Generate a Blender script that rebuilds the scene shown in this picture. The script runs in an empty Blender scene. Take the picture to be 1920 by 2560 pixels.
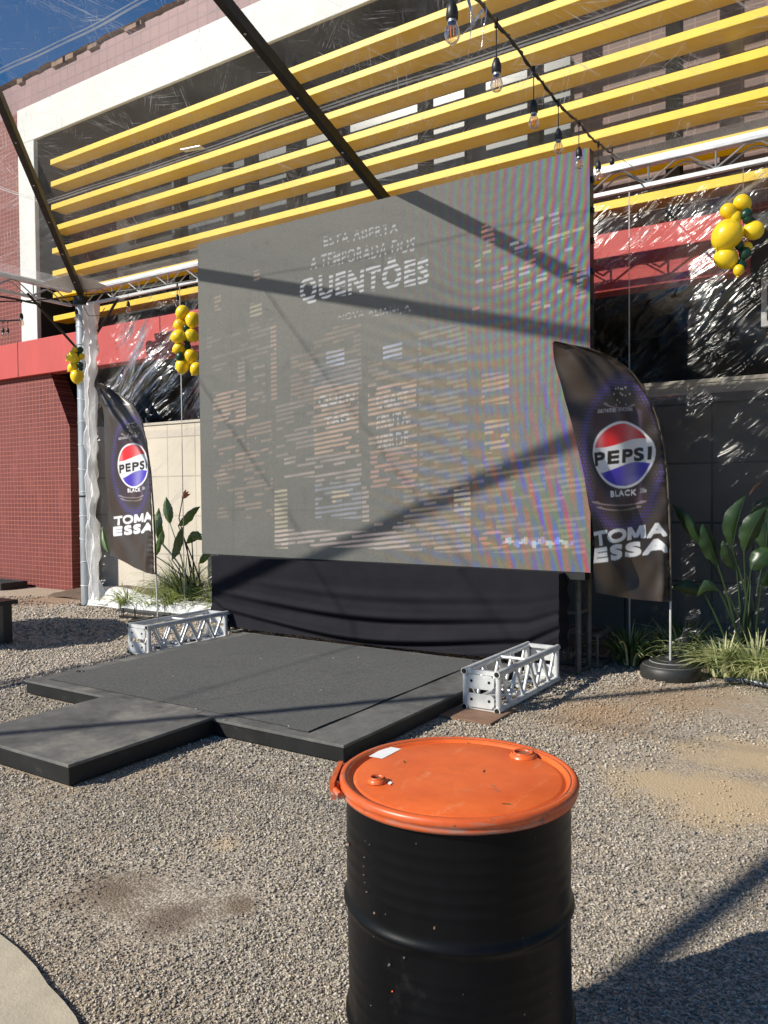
import bpy, math, random
import numpy as np
from mathutils import Vector
random.seed(7); rng = np.random.default_rng(7)
SC = bpy.context.scene; COL = SC.collection; R = math.radians
V = lambda *a: np.array(a, float)

# ---------------------------------------------------------------- camera
F_PX, PITCH, ROLL, YAW, EYE = 2004.0, R(1.505), R(-.514), R(33.2), V(0, 0, 1.6)
fwd = V(-math.sin(YAW)*math.cos(PITCH), math.cos(YAW)*math.cos(PITCH), -math.sin(PITCH))
rgt = V(math.cos(YAW), math.sin(YAW), 0); upv = np.cross(rgt, fwd)
cr, cu = math.cos(ROLL)*rgt + math.sin(ROLL)*upv, -math.sin(ROLL)*rgt + math.cos(ROLL)*upv
from mathutils import Matrix
cam = bpy.data.objects.new('camera', bpy.data.cameras.new('camera')); COL.objects.link(cam)
M = Matrix.Identity(4)
for i in range(3): M[i][0] = cr[i]; M[i][1] = cu[i]; M[i][2] = -fwd[i]; M[i][3] = EYE[i]
cam.matrix_world = M
cam.data.sensor_fit = 'HORIZONTAL'; cam.data.sensor_width = 36; cam.data.lens = 36*F_PX/1920
cam.data.clip_end = 2000; cam.data.clip_start = .02
SC.camera = cam
def ray(x, y): return fwd + cr*(x-960)/F_PX - cu*(y-1280)/F_PX
def atY(x, y, Y): v = ray(x, y); return EYE + v*(Y/v[1])
def atX(x, y, X): v = ray(x, y); return EYE + v*(X/v[0])
def atZ(x, y, z=0): v = ray(x, y); return EYE + v*((z-1.6)/v[2])
def atD(x, y, d): return EYE + ray(x, y)*d

# ---------------------------------------------------------------- light
SUN_DIR = Vector((.556, .832, -.66)).normalized()           # the way the sunlight travels
EL = math.asin(-SUN_DIR.z); AZ = math.atan2(-SUN_DIR.x, -SUN_DIR.y)   # azimuth of the sun from +Y towards +X
SC.world = bpy.data.worlds.new('World'); SC.world.use_nodes = True
nt = SC.world.node_tree; bg = nt.nodes['Background']; sky = nt.nodes.new('ShaderNodeTexSky')
sky.sky_type = 'NISHITA'; sky.sun_disc = False; sky.sun_elevation = EL; sky.sun_rotation = AZ
sky.air_density = 1.0; sky.dust_density = .0; sky.ozone_density = 5.0; sky.altitude = 300
hs = nt.nodes.new('ShaderNodeHueSaturation'); hs.inputs['Saturation'].default_value = 1.3
nt.links.new(sky.outputs[0], hs.inputs['Color']); nt.links.new(hs.outputs[0], bg.inputs[0]); bg.inputs[1].default_value = .068
sl = bpy.data.lights.new('sun', 'SUN'); sl.energy = 5.0; sl.angle = R(.53); sl.color = (1, .95, .865)
sun = bpy.data.objects.new('sun', sl); COL.objects.link(sun)
sun.rotation_euler = SUN_DIR.to_track_quat('-Z', 'Y').to_euler(); sun.location = (-20, -30, 25)
SC.view_settings.view_transform = 'Standard'; SC.view_settings.look = 'None'
SC.view_settings.exposure = .5; SC.view_settings.gamma = 1
SC.cycles.transparent_max_bounces = 24; SC.cycles.max_bounces = 8

# ---------------------------------------------------------------- materials
def nodes(name):
    m = bpy.data.materials.new(name); m.use_nodes = True; t = m.node_tree
    return m, t, t.nodes['Principled BSDF'], t.nodes['Material Output']
def N(t, typ, **kw):
    n = t.nodes.new(typ)
    for k, v in kw.items():
        if k.startswith('i_'):
            key = k[2:]; key = int(key) if key.isdigit() else key.replace('_', ' ')
            n.inputs[key].default_value = v
        else: setattr(n, k, v)
    return n
def ramp(t, src, stops, interp='LINEAR'):
    r = t.nodes.new('ShaderNodeValToRGB'); e = r.color_ramp.elements; r.color_ramp.interpolation = interp
    while len(e) < len(stops): e.new(.5)
    for k, (p, c) in enumerate(stops): e[k].position = p; e[k].color = (*c, 1) if len(c) == 3 else c
    t.links.new(src, r.inputs[0]); return r.outputs[0]
def mixc(t, f, a, b, mode='MIX'):
    m = t.nodes.new('ShaderNodeMix'); m.data_type = 'RGBA'; m.blend_type = mode
    for sock, v in ((m.inputs[0], f), (m.inputs[6], a), (m.inputs[7], b)):
        if isinstance(v, bpy.types.NodeSocket): t.links.new(v, sock)
        elif isinstance(v, (int, float)): sock.default_value = v
        else: sock.default_value = (*v, 1)
    return m.outputs[2]
def noise(t, scale, detail=5, rough=.6, stretch=None, coord='Object', dist=0):
    tc = t.nodes.new('ShaderNodeTexCoord'); n = N(t, 'ShaderNodeTexNoise', i_Scale=scale, i_Detail=detail, i_Roughness=rough, i_Distortion=dist)
    if stretch:
        mp = t.nodes.new('ShaderNodeMapping'); mp.inputs['Scale'].default_value = stretch[:3]; src = tc.outputs[coord]
        if len(stretch) > 3:                                # turn first, stretch afterwards
            rt = t.nodes.new('ShaderNodeMapping'); rt.inputs['Rotation'].default_value = stretch[3:6]; t.links.new(src, rt.inputs[0]); src = rt.outputs[0]
        t.links.new(src, mp.inputs[0]); t.links.new(mp.outputs[0], n.inputs[0])
    else: t.links.new(tc.outputs[coord], n.inputs[0])
    return n.outputs['Fac']
def bump(t, h, b, strength=.3, dist=.01):
    n = N(t, 'ShaderNodeBump', i_Strength=strength, i_Distance=dist); t.links.new(h, n.inputs['Height'])
    t.links.new(n.outputs[0], b.inputs['Normal']); return n
def mat(name, c, rough=.6, metal=0, c2=None, ns=6, nstr=None, bs=None, bstr=.2, bd=.005, wear=None, wthr=.66, wscale=14, spec=.5, coat=0):
    m, t, b, o = nodes(name)
    b.inputs['Roughness'].default_value = rough; b.inputs['Metallic'].default_value = metal
    b.inputs['Specular IOR Level'].default_value = spec; b.inputs['Coat Weight'].default_value = coat
    if c2 is None: c2 = tuple(x*.78 for x in c)
    f = noise(t, ns, 6, .65, nstr); col = ramp(t, f, [(.32, c2), (.68, c)])
    if wear:
        w = noise(t, wscale, 8, .7); wf = ramp(t, w, [(wthr, (0, 0, 0)), (wthr+.02, (1, 1, 1))])
        col = mixc(t, wf, col, wear)
    t.links.new(col, b.inputs['Base Color'])
    if bs: bump(t, noise(t, bs, 5, .6), b, bstr, bd)
    return m
MT = {}
MT['black_paint'] = mat('black_paint', (.0045, .005, .0065), .38, c2=(.002, .0022, .003), ns=5, nstr=(1, 1, .25), bs=9, bstr=.2, bd=.004, wear=(.25, .1, .05), wthr=.725, wscale=12, spec=.16)
MT['orange_paint'] = mat('orange_paint', (.80, .15, .03), .36, c2=(.62, .09, .015), ns=4, bs=30, bstr=.12, bd=.002, wear=(.16, .08, .05), wthr=.73, wscale=16)
MT['rim_paint'] = mat('rim_paint', (.70, .12, .028), .38, c2=(.55, .09, .02), ns=8, bs=30, bstr=.1, bd=.002, wear=(.20, .085, .05), wthr=.60, wscale=16)
MT['rust'] = mat('rust', (.30, .09, .035), .8, c2=(.10, .035, .02), ns=30, bs=60)
MT['aluminium'] = mat('aluminium', (.80, .80, .79), .4, .3, c2=(.60, .60, .59), ns=9, bs=60, bstr=.08, wear=(.25, .24, .22), wthr=.70, wscale=30)
MT['steel'] = mat('steel', (.50, .52, .54), .4, .6, c2=(.33, .35, .37), ns=7, nstr=(1, 1, .3), bs=50, bstr=.05)
MT['white_steel'] = mat('white_steel', (.72, .73, .75), .4, .2, c2=(.55, .56, .58), ns=6)
MT['dark_steel'] = mat('dark_steel', (.035, .033, .03), .4, .5, c2=(.02, .02, .02), ns=9)
MT['shade_and_chip_grey'] = mat('shade_and_chip_grey', (.15, .14, .125), .6, .2, c2=(.07, .065, .06), ns=14)  # truss aluminium darkened for shade behind the screen; also grey paint chips
MT['rod'] = mat('rod', (.45, .45, .46), .35, .7)
MT['black_rubber'] = mat('black_rubber', (.02, .021, .022), .5, c2=(.035, .034, .032), ns=12, bs=40, bstr=.1)
MT['black_plastic'] = mat('black_plastic', (.015, .015, .016), .45)
MT['stage_ply'] = mat('stage_ply', (.165, .16, .15), .75, c2=(.06, .061, .06), ns=4, bs=120, bstr=.15, bd=.002, wear=(.2, .18, .15), wthr=.66, wscale=9)
MT['stage_skirt'] = mat('stage_skirt', (.022, .022, .023), .5, c2=(.012, .012, .012), ns=5, wear=(.07, .065, .06), wthr=.68, wscale=12, spec=.3)
MT['carpet'] = mat('carpet', (.165, .163, .158), .95, c2=(.062, .063, .064), ns=95, bs=300, bstr=.6, bd=.003, wear=(.125, .11, .09), wthr=.66, wscale=3.2, spec=.1)
MT['cloth'] = mat('cloth', (.015, .014, .019), .8, c2=(.011, .0105, .014), ns=4, bs=500, bstr=.1, bd=.001, spec=.12)
MT['white_vinyl'] = mat('white_vinyl', (.78, .78, .78), .45, c2=(.66, .66, .67), ns=5, bs=14, bstr=.5, bd=.02)
MT['white_wall'] = mat('white_wall', (.60, .60, .575), .7, c2=(.50, .50, .475), ns=2.2, bs=25, bstr=.1)
MT['yellow_metal'] = mat('yellow_metal', (.66, .45, .0005), .5, c2=(.58, .38, .0005), ns=3, bs=14, bstr=.05)
MT['fascia_red'] = mat('fascia_red', (.46, .058, .048), .7, c2=(.38, .045, .038), ns=2.2, nstr=(1, 1, .35), bs=18, bstr=.05)
MT['recess_dark'] = mat('recess_dark', (.016, .015, .011), .85, c2=(.010, .009, .007), ns=4)  # near-black colour holds the shade that the fins throw into the recess
MT['void_dark'] = mat('void_dark', (.006, .006, .006), .9)
MT['beige_wall'] = mat('beige_wall', (.50, .46, .38), .85, c2=(.36, .33, .27), ns=3.5, bs=40, bstr=.3, wear=(.25, .23, .2), wthr=.68, wscale=5)
MT['window_glass'] = mat('window_glass', (.07, .08, .088), .25, c2=(.045, .052, .056), ns=1.2, spec=.6)
MT['coping'] = mat('coping', (.32, .20, .13), .9, c2=(.14, .09, .07), ns=8, bs=20, bstr=.6, bd=.03)
MT['concrete'] = mat('concrete', (.52, .45, .34), .9, c2=(.40, .35, .26), ns=9, bs=110, bstr=.5, bd=.004, wear=(.12, .11, .1), wthr=.735, wscale=26)
MT['wood'] = mat('wood', (.26, .15, .09), .85, c2=(.16, .09, .06), ns=6, nstr=(1, 8, 1), bs=60)
MT['yellow_latex'] = mat('yellow_latex', (.92, .72, .03), .32, c2=(.84, .52, .01), ns=5)
MT['green_latex'] = mat('green_latex', (.006, .055, .03), .35, c2=(.004, .035, .02), ns=5)
MT['silver_tape'] = mat('silver_tape', (.75, .76, .8), .22, .9, bs=20, bstr=.8, bd=.01)
MT['grey_cable'] = mat('grey_cable', (.25, .25, .24), .5)
MT['wood_soil'] = mat('bed_soil', (.16, .105, .07), .95, c2=(.09, .06, .04), ns=12, bs=60, bstr=.8, bd=.02)
MT['paper'] = mat('paper', (.85, .85, .84), .7, c2=(.8, .8, .8))
MT['amber'] = mat('amber', (.9, .3, .05), .4)
MT['flower'] = mat('flower', (.85, .22, .02), .5)
MT['sleeve'] = mat('sleeve', (.10, .08, .06), .5, c2=(.04, .03, .022), ns=22)
MT['pole_white'] = mat('pole_white', (.62, .62, .6), .4, .2)

def dusty(m, scale, col, amt, stretch=(1, 1, 1), thr=.6):
    t = m.node_tree; b = t.nodes['Principled BSDF']; src = b.inputs['Base Color'].links[0].from_socket
    f = ramp(t, noise(t, scale, 9, .75, stretch), [(thr, (0, 0, 0)), (thr+.12, (amt,)*3)]); t.links.new(mixc(t, f, src, col), b.inputs['Base Color'])
dusty(MT['black_paint'], 7, (.13, .13, .13), .10, (1, 1, .5), .58); dusty(MT['black_paint'], 22, (.5, .48, .45), .35, (1.4, 1.4, 1), .735)
dusty(MT['rim_paint'], 5, (.34, .24, .20), .8, (1, 1, 6), .50); dusty(MT['rim_paint'], 22, (.09, .05, .04), .85, (1, 1, 2), .60); dusty(MT['black_paint'], 60, (.35, .33, .3), .5, (1.6, 1.6, .5), .70)
dusty(MT['orange_paint'], 9, (.50, .10, .03), .5, (1, 2, 1), .54); dusty(MT['orange_paint'], 55, (.14, .05, .03), .8, (1, 1, 1), .69); dusty(MT['orange_paint'], 7, (.85, .34, .16), .45, (3, 1, 1), .56)
dusty(MT['stage_ply'], 3, (.27, .25, .21), .55, (1, 1, 1), .52); dusty(MT['stage_ply'], 40, (.36, .33, .28), .5, (1, 1, 1), .66); dusty(MT['carpet'], 4, (.22, .19, .15), .45, (1, 1, 1), .60); dusty(MT['stage_skirt'], 10, (.12, .11, .1), .4, (1, 1, 1), .6)
dusty(MT['yellow_metal'], 5, (.42, .27, .02), .5, (.6, 1, 3), .60)
dusty(MT['fascia_red'], 5, (.26, .05, .045), .5, (2.5, 1, .25), .58)
def tiles(name, tile, tile2, grout, w, h, mortar=.008, rough=.45):
    m, t, b, o = nodes(name)
    tc = t.nodes.new('ShaderNodeTexCoord'); sp = t.nodes.new('ShaderNodeSeparateXYZ'); cb = t.nodes.new('ShaderNodeCombineXYZ')
    t.links.new(tc.outputs['Object'], sp.inputs[0]); t.links.new(sp.outputs[0], cb.inputs[0]); t.links.new(sp.outputs[2], cb.inputs[1])
    br = N(t, 'ShaderNodeTexBrick', offset=0, squash=1, i_Scale=1, i_Mortar_Size=mortar, i_Mortar_Smooth=.15, i_Brick_Width=w, i_Row_Height=h, i_Bias=0)
    t.links.new(cb.outputs[0], br.inputs[0])
    br.inputs['Color1'].default_value = (*tile, 1); br.inputs['Color2'].default_value = (*tile2, 1); br.inputs['Mortar'].default_value = (*grout, 1)
    f = noise(t, .9, 5, .6); c = mixc(t, ramp(t, f, [(.35, (0, 0, 0)), (.75, (.55, .55, .55))]), br.outputs['Color'], tuple(x*1.35+.02 for x in tile))
    t.links.new(c, b.inputs['Base Color']); b.inputs['Roughness'].default_value = rough
    inv = N(t, 'ShaderNodeMath', operation='SUBTRACT', i_0=1.0); t.links.new(br.outputs['Fac'], inv.inputs[1])
    bump(t, inv.outputs[0], b, .3, .004)
    return m
MT['tile'] = tiles('red_tile', (.12, .016, .011), (.095, .012, .009), (.30, .09, .06), .098, .076, .006, .75)
MT['tile_top'] = tiles('hazed_tile', (.18, .085, .088), (.145, .066, .07), (.10, .045, .046), .20, .20, .012, .6)  # red tile with the roof film's mauve haze put into its colours
MT['tile_brown'] = tiles('brown_tile', (.075, .034, .025), (.058, .027, .02), (.14, .08, .06), .24, .11, .01, .6)
dusty(MT['tile'], 3.5, (.22, .055, .04), .6, (1, 1, .5), .54); dusty(MT['tile'], 9, (.06, .012, .01), .6, (1, 1, .6), .62)
def panels(name, c, c2, joint, w, h):
    m = tiles(name, c, c2, joint, w, h, .012, .85); return m
MT['shaded_stone_panels'] = panels('shaded_stone_panels', (.15, .14, .12), (.12, .11, .095), (.05, .05, .05), .9, .62)  # grey stone, toned darker to hold the shade the screen throws here
MT['stucco'] = panels('stucco_panels', (.50, .45, .36), (.46, .42, .34), (.3, .27, .22), .62, .62)

def clear_film(name, haze, gloss, rough, bscale, bstr, bdist, stretch=None, scratch=0., tint=(1, 1, 1), fine=None, trans=.5, zfade=False):
    """clear plastic: see-through, a bit milky, crumpled shine"""
    m, t, b, o = nodes(name); t.nodes.remove(b)
    tr = N(t, 'ShaderNodeBsdfTransparent', i_Color=(*tint, 1)); df = N(t, 'ShaderNodeBsdfDiffuse', i_Color=(.85, .85, .85, 1)); tl = N(t, 'ShaderNodeBsdfTranslucent', i_Color=(.85, .85, .85, 1))
    gl = N(t, 'ShaderNodeBsdfAnisotropic', i_Roughness=rough); gl.inputs['Color'].default_value = (1, 1, 1, 1)
    bm = N(t, 'ShaderNodeBump', i_Strength=bstr, i_Distance=bdist)
    h = noise(t, bscale, 3, .55, stretch, dist=.6)
    if fine:
        h2 = noise(t, fine, 2, .5, stretch, dist=1.2); ad = N(t, 'ShaderNodeMath', operation='MULTIPLY_ADD', i_1=.12); t.links.new(h2, ad.inputs[0]); t.links.new(h, ad.inputs[2]); h = ad.outputs[0]
    t.links.new(h, bm.inputs['Height']); t.links.new(bm.outputs[0], gl.inputs['Normal'])
    mh = N(t, 'ShaderNodeMixShader', i_0=trans); t.links.new(df.outputs[0], mh.inputs[1]); t.links.new(tl.outputs[0], mh.inputs[2])
    f = ramp(t, noise(t, 1.3, 6, .7), [(.3, (haze*.45,)*3), (.75, (haze*1.7,)*3)])
    if scratch:
        for sx, rot in (((26, .55, 1), .6), ((30, .7, 1), -.5), ((22, .5, 1), 1.3), ((34, .8, 1), 2.2)):
            n1 = noise(t, 3, 4, .8, (*sx, 0, 0, rot)); gate = noise(t, 1.7, 3, .6, (1, 1, 1, 0, 0, rot))
            s = ramp(t, n1, [(.585, (0, 0, 0)), (.63, (1, 1, 1))]); gt = ramp(t, gate, [(.48, (0, 0, 0)), (.66, (scratch,)*3)])
            f = mixc(t, 1.0, f, mixc(t, 1.0, s, gt, 'MULTIPLY'), 'ADD')
    m1 = N(t, 'ShaderNodeMixShader'); t.links.new(f, m1.inputs[0]); t.links.new(tr.outputs[0], m1.inputs[1]); t.links.new(mh.outputs[0], m1.inputs[2])
    fr = N(t, 'ShaderNodeFresnel', i_IOR=1.45); t.links.new(bm.outputs[0], fr.inputs['Normal'])
    ml = N(t, 'ShaderNodeMath', operation='MULTIPLY', i_1=gloss, use_clamp=True); t.links.new(fr.outputs[0], ml.inputs[0])
    if zfade:                                               # crumpled patches among smooth ones, fewer low down
        geo = t.nodes.new('ShaderNodeNewGeometry'); sp = t.nodes.new('ShaderNodeSeparateXYZ'); t.links.new(geo.outputs['Position'], sp.inputs[0])
        mr = N(t, 'ShaderNodeMapRange', i_1=2.1, i_2=3.0, i_3=.13, i_4=1.0); t.links.new(sp.outputs[2], mr.inputs[0])
        pt = ramp(t, noise(t, 1.1, 3, .6, (1, 1, 1, 0, 0, 2)), [(.42, (.15,)*3), (.64, (1.3,)*3)]); m3 = N(t, 'ShaderNodeMath', operation='MULTIPLY'); t.links.new(mr.outputs[0], m3.inputs[0]); t.links.new(pt, m3.inputs[1])
        m4 = N(t, 'ShaderNodeMath', operation='MULTIPLY', use_clamp=True); t.links.new(ml.outputs[0], m4.inputs[0]); t.links.new(m3.outputs[0], m4.inputs[1]); ml = m4
    m2 = N(t, 'ShaderNodeMixShader'); t.links.new(ml.outputs[0], m2.inputs[0]); t.links.new(m1.outputs[0], m2.inputs[1]); t.links.new(gl.outputs[0], m2.inputs[2])
    t.links.new(m2.outputs[0], o.inputs[0]); return m
MT['roof_film'] = clear_film('roof_film', .07, 1.0, .12, 2.0, .12, .02, scratch=.55, tint=(.97, .97, .94))
MT['curtain_film'] = clear_film('curtain_film', .004, 3.8, .27, 1.0, 1.0, .40, (.55, 1.0, 2.0, 0, .62, 0), fine=6, zfade=True, tint=(.93, .93, .95))
MT['seam_film'] = clear_film('seam_film', .5, 1.5, .3, 20, .3, .01)
MT['hem_film'] = clear_film('hem_film', .2, 1.2, .3, 8, .5, .02)
MT['fabric_white'] = clear_film('fabric_white', .95, .2, .5, 8, .6, .02, trans=.25)
def bulb_glass():
    m, t, b, o = nodes('bulb_glass'); t.nodes.remove(b)
    tr = N(t, 'ShaderNodeBsdfTransparent', i_Color=(.93, .84, .72, 1)); gl = N(t, 'ShaderNodeBsdfAnisotropic', i_Roughness=.03); gl.inputs['Color'].default_value = (1, 1, 1, 1)
    lw = N(t, 'ShaderNodeLayerWeight', i_Blend=.5); mx = N(t, 'ShaderNodeMixShader'); t.links.new(lw.outputs['Facing'], mx.inputs[0])
    t.links.new(tr.outputs[0], mx.inputs[1]); t.links.new(gl.outputs[0], mx.inputs[2]); t.links.new(mx.outputs[0], o.inputs[0]); return m
MT['bulb_glass'] = bulb_glass()
def leafm(name, c, c2, rough=.4, trans=.25):
    m, t, b, o = nodes(name); col = ramp(t, noise(t, 3, 3), [(.3, c2), (.7, c)])
    col = mixc(t, ramp(t, noise(t, 11, 6, .7), [(.66, (0, 0, 0)), (.74, (.7,)*3)]), col, (.16, .10, .04))
    t.links.new(col, b.inputs['Base Color']); b.inputs['Roughness'].default_value = rough
    tl = t.nodes.new('ShaderNodeBsdfTranslucent'); t.links.new(mixc(t, 1.0, col, (1.2, 1.4, .5), 'MULTIPLY'), tl.inputs[0])
    mx = N(t, 'ShaderNodeMixShader', i_0=trans); t.links.new(b.outputs[0], mx.inputs[1]); t.links.new(tl.outputs[0], mx.inputs[2]); t.links.new(mx.outputs[0], o.inputs[0]); return m
MT['paddle_leaf'] = leafm('paddle_leaf', (.030, .066, .018), (.011, .028, .010), .36, .16)
MT['pale_leaf'] = leafm('pale_leaf', (.13, .21, .06), (.06, .12, .03), .4, .25)
MT['stem_green'] = leafm('stem_green', (.03, .055, .02), (.018, .035, .014), .5, .05)
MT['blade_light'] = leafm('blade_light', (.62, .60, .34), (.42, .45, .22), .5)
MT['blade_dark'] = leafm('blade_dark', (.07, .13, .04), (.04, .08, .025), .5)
def attr_mat(name, rough=.6, emit=0., spec=.4, weave=None, trans=0):
    m, t, b, o = nodes(name); a = N(t, 'ShaderNodeAttribute', attribute_name='Col'); b.inputs['Roughness'].default_value = rough
    b.inputs['Specular IOR Level'].default_value = spec
    t.links.new(a.outputs['Color'], b.inputs['Base Color'])
    if emit:
        a2 = N(t, 'ShaderNodeAttribute', attribute_name='Glow'); t.links.new(a2.outputs['Color'], b.inputs['Emission Color']); b.inputs['Emission Strength'].default_value = emit
    if weave: bump(t, noise(t, weave, 2), b, .15, .001)
    if trans:
        tl = t.nodes.new('ShaderNodeBsdfTranslucent'); t.links.new(a.outputs['Color'], tl.inputs[0])
        mx = N(t, 'ShaderNodeMixShader', i_0=trans); t.links.new(b.outputs[0], mx.inputs[1]); t.links.new(tl.outputs[0], mx.inputs[2]); t.links.new(mx.outputs[0], o.inputs[0])
    return m
MT['flag_print'] = attr_mat('flag_print', .36, spec=.5, weave=400, trans=.12)
MT['led_face'] = attr_mat('led_face', .6, emit=1.0, spec=.25)
MT['stones'] = attr_mat('gravel_stones', .85, spec=.25)

PATCH = ((270, 2230, .26, (.17, .125, .09)), (430, 2300, .16, (.16, .12, .09)), (600, 2265, .12, (.17, .125, .09)), (1790, 1990, .55, (.52, .39, .24)), (1880, 1890, .5, (.50, .38, .24)), (1640, 1960, .35, (.48, .37, .24)), (1500, 1790, .6, (.38, .26, .16)), (1700, 1750, .7, (.36, .26, .17)), (120, 1500, .9, (.28, .18, .12)), (330, 1500, .5, (.34, .22, .13)), (560, 2112, .1, (.5, .4, .28)))
def ground_mat():
    m, t, b, o = nodes('gravel_ground'); tc = t.nodes.new('ShaderNodeTexCoord')
    v1 = N(t, 'ShaderNodeTexVoronoi', i_Scale=105, i_Randomness=1); t.links.new(tc.outputs['Object'], v1.inputs[0])
    bw = N(t, 'ShaderNodeSeparateColor'); t.links.new(v1.outputs['Color'], bw.inputs[0])
    c = ramp(t, bw.outputs[0], [(0, (.18, .15, .12)), (.4, (.32, .27, .22)), (.75, (.45, .39, .31)), (1, (.6, .53, .44))])
    sand = ramp(t, noise(t, .55, 6, .65), [(.47, (0, 0, 0)), (.68, (.8, .8, .8))])
    c = mixc(t, sand, c, (.36, .27, .18))
    dirt = ramp(t, noise(t, .9, 5, .6, (1, 1, 1, 0, 0, 1)), [(.60, (0, 0, 0)), (.72, (.7, .7, .7))]); c = mixc(t, dirt, c, (.15, .105, .07))
    pos = t.nodes.new('ShaderNodeNewGeometry'); wob = noise(t, 3.2, 7, .75)
    for px, py, rr, cc in PATCH:
        q = atZ(px, py); d = N(t, 'ShaderNodeVectorMath', operation='DISTANCE', i_1=tuple(q)); t.links.new(pos.outputs['Position'], d.inputs[0])
        a = N(t, 'ShaderNodeMath', operation='MULTIPLY_ADD', i_1=1/rr, i_2=-1.2); t.links.new(d.outputs['Value'], a.inputs[0]); a2 = N(t, 'ShaderNodeMath', operation='MULTIPLY_ADD', i_1=2.4); t.links.new(wob, a2.inputs[0]); t.links.new(a.outputs[0], a2.inputs[2])
        c = mixc(t, ramp(t, a2.outputs[0], [(.35, (.85,)*3), (.95, (0, 0, 0))]), c, cc)
    t.links.new(c, b.inputs['Base Color']); b.inputs['Roughness'].default_value = .95; b.inputs['Specular IOR Level'].default_value = .15
    mm = N(t, 'ShaderNodeMath', operation='MULTIPLY', i_1=-1.0); t.links.new(v1.outputs['Distance'], mm.inputs[0])
    bump(t, mm.outputs[0], b, .6, .006); return m
MT['ground'] = ground_mat()

# ---------------------------------------------------------------- mesh helpers
class MB:
    def __init__(s): s.v = []; s.f = []; s.n = 0
    def add(s, vs, fs):
        k = s.n; s.v.extend([tuple(map(float, q)) for q in vs]); s.f.extend([tuple(i+k for i in f) for f in fs]); s.n += len(vs); return s
    def box(s, a, b):
        (x0, y0, z0), (x1, y1, z1) = a, b
        return s.add([(x0,y0,z0),(x1,y0,z0),(x1,y1,z0),(x0,y1,z0),(x0,y0,z1),(x1,y0,z1),(x1,y1,z1),(x0,y1,z1)],
                     [(3,2,1,0),(4,5,6,7),(0,1,5,4),(1,2,6,5),(2,3,7,6),(3,0,4,7)])
    def bar(s, p, q, w, h, up=(0, 0, 1)):                    # box along p-q, w across, h along up
        p, q = V(*p), V(*q); d = q-p; d /= np.linalg.norm(d); sd = np.cross(d, V(*up)); sd /= np.linalg.norm(sd); u = np.cross(sd, d)
        vs = [o + sd*a*w/2 + u*c*h/2 for o in (p, q) for a, c in ((-1,-1),(1,-1),(1,1),(-1,1))]
        return s.add(vs, [(3,2,1,0),(4,5,6,7),(0,1,5,4),(1,2,6,5),(2,3,7,6),(3,0,4,7)])
    def tube(s, pts, r, n=8, cap=True):
        pts = [V(*q) for q in pts]; m = len(pts); rr = r if hasattr(r, '__len__') else [r]*m; vs = []; last = None
        for i, q in enumerate(pts):
            d = pts[min(i+1, m-1)]-pts[max(i-1, 0)]; d = d/(np.linalg.norm(d)+1e-9)
            if last is None: a = V(0, 0, 1) if abs(d[2]) < .9 else V(1, 0, 0)
            else: a = last
            u = np.cross(d, a); u /= np.linalg.norm(u)+1e-9; w = np.cross(u, d); last = w
            vs += [q + (u*math.cos(t)+w*math.sin(t))*rr[i] for t in (2*math.pi*k/n for k in range(n))]
        fs = [(i*n+k, i*n+(k+1) % n, (i+1)*n+(k+1) % n, (i+1)*n+k) for i in range(m-1) for k in range(n)]
        if cap: fs += [tuple(range(n-1, -1, -1)), tuple((m-1)*n+k for k in range(n))]
        return s.add(vs, fs)
    def lathe(s, prof, c=(0, 0, 0), n=48, cap=False):
        vs = [(c[0]+r*math.cos(2*math.pi*k/n), c[1]+r*math.sin(2*math.pi*k/n), c[2]+z) for r, z in prof for k in range(n)]
        m = len(prof); fs = [(i*n+k, i*n+(k+1) % n, (i+1)*n+(k+1) % n, (i+1)*n+k) for i in range(m-1) for k in range(n)]
        if cap: fs += [tuple(range(n-1, -1, -1)), tuple((m-1)*n+k for k in range(n))]
        return s.add(vs, fs)
    def grid(s, fn, nu, nv):
        vs = [fn(i/nu, j/nv) for j in range(nv+1) for i in range(nu+1)]
        return s.add(vs, [(j*(nu+1)+i, j*(nu+1)+i+1, (j+1)*(nu+1)+i+1, (j+1)*(nu+1)+i) for j in range(nv) for i in range(nu)])
    def prism(s, poly, y0, y1):                             # polygon in XZ, extruded along Y
        n = len(poly); vs = [(x, y0, z) for x, z in poly] + [(x, y1, z) for x, z in poly]
        return s.add(vs, [tuple(range(n)), tuple(range(2*n-1, n-1, -1))] + [(k, k+n, (k+1) % n+n, (k+1) % n) for k in range(n)])
    def ball(s, c, rx, ry, rz, ax=None, n=16, m=10, pear=0):
        ax = np.eye(3) if ax is None else ax; vs = []
        for j in range(m+1):
            th = math.pi*j/m
            for k in range(n):
                ph = 2*math.pi*k/n; z = math.cos(th); q = math.sin(th)*(1+pear*z)
                vs.append(V(*c)+ax@V(rx*q*math.cos(ph), ry*q*math.sin(ph), rz*z))
        return s.add(vs, [(j*n+k, (j+1)*n+k, (j+1)*n+(k+1) % n, j*n+(k+1) % n) for j in range(m) for k in range(n)])
def root_loc(p):
    l = V(0, 0, 0)
    while p is not None: l = l + V(*p.location); p = p.parent
    return l
def props(o, label=None, cat=None, group=None, kind=None):
    for k, v in (('label', label), ('category', cat), ('group', group), ('kind', kind)):
        if v: o[k] = v
    return o
def thing(name, loc, label, cat, group=None):
    o = bpy.data.objects.new(name, None); COL.objects.link(o); o.location = tuple(loc); o.empty_display_size = .1
    return props(o, label, cat, group)
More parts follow.
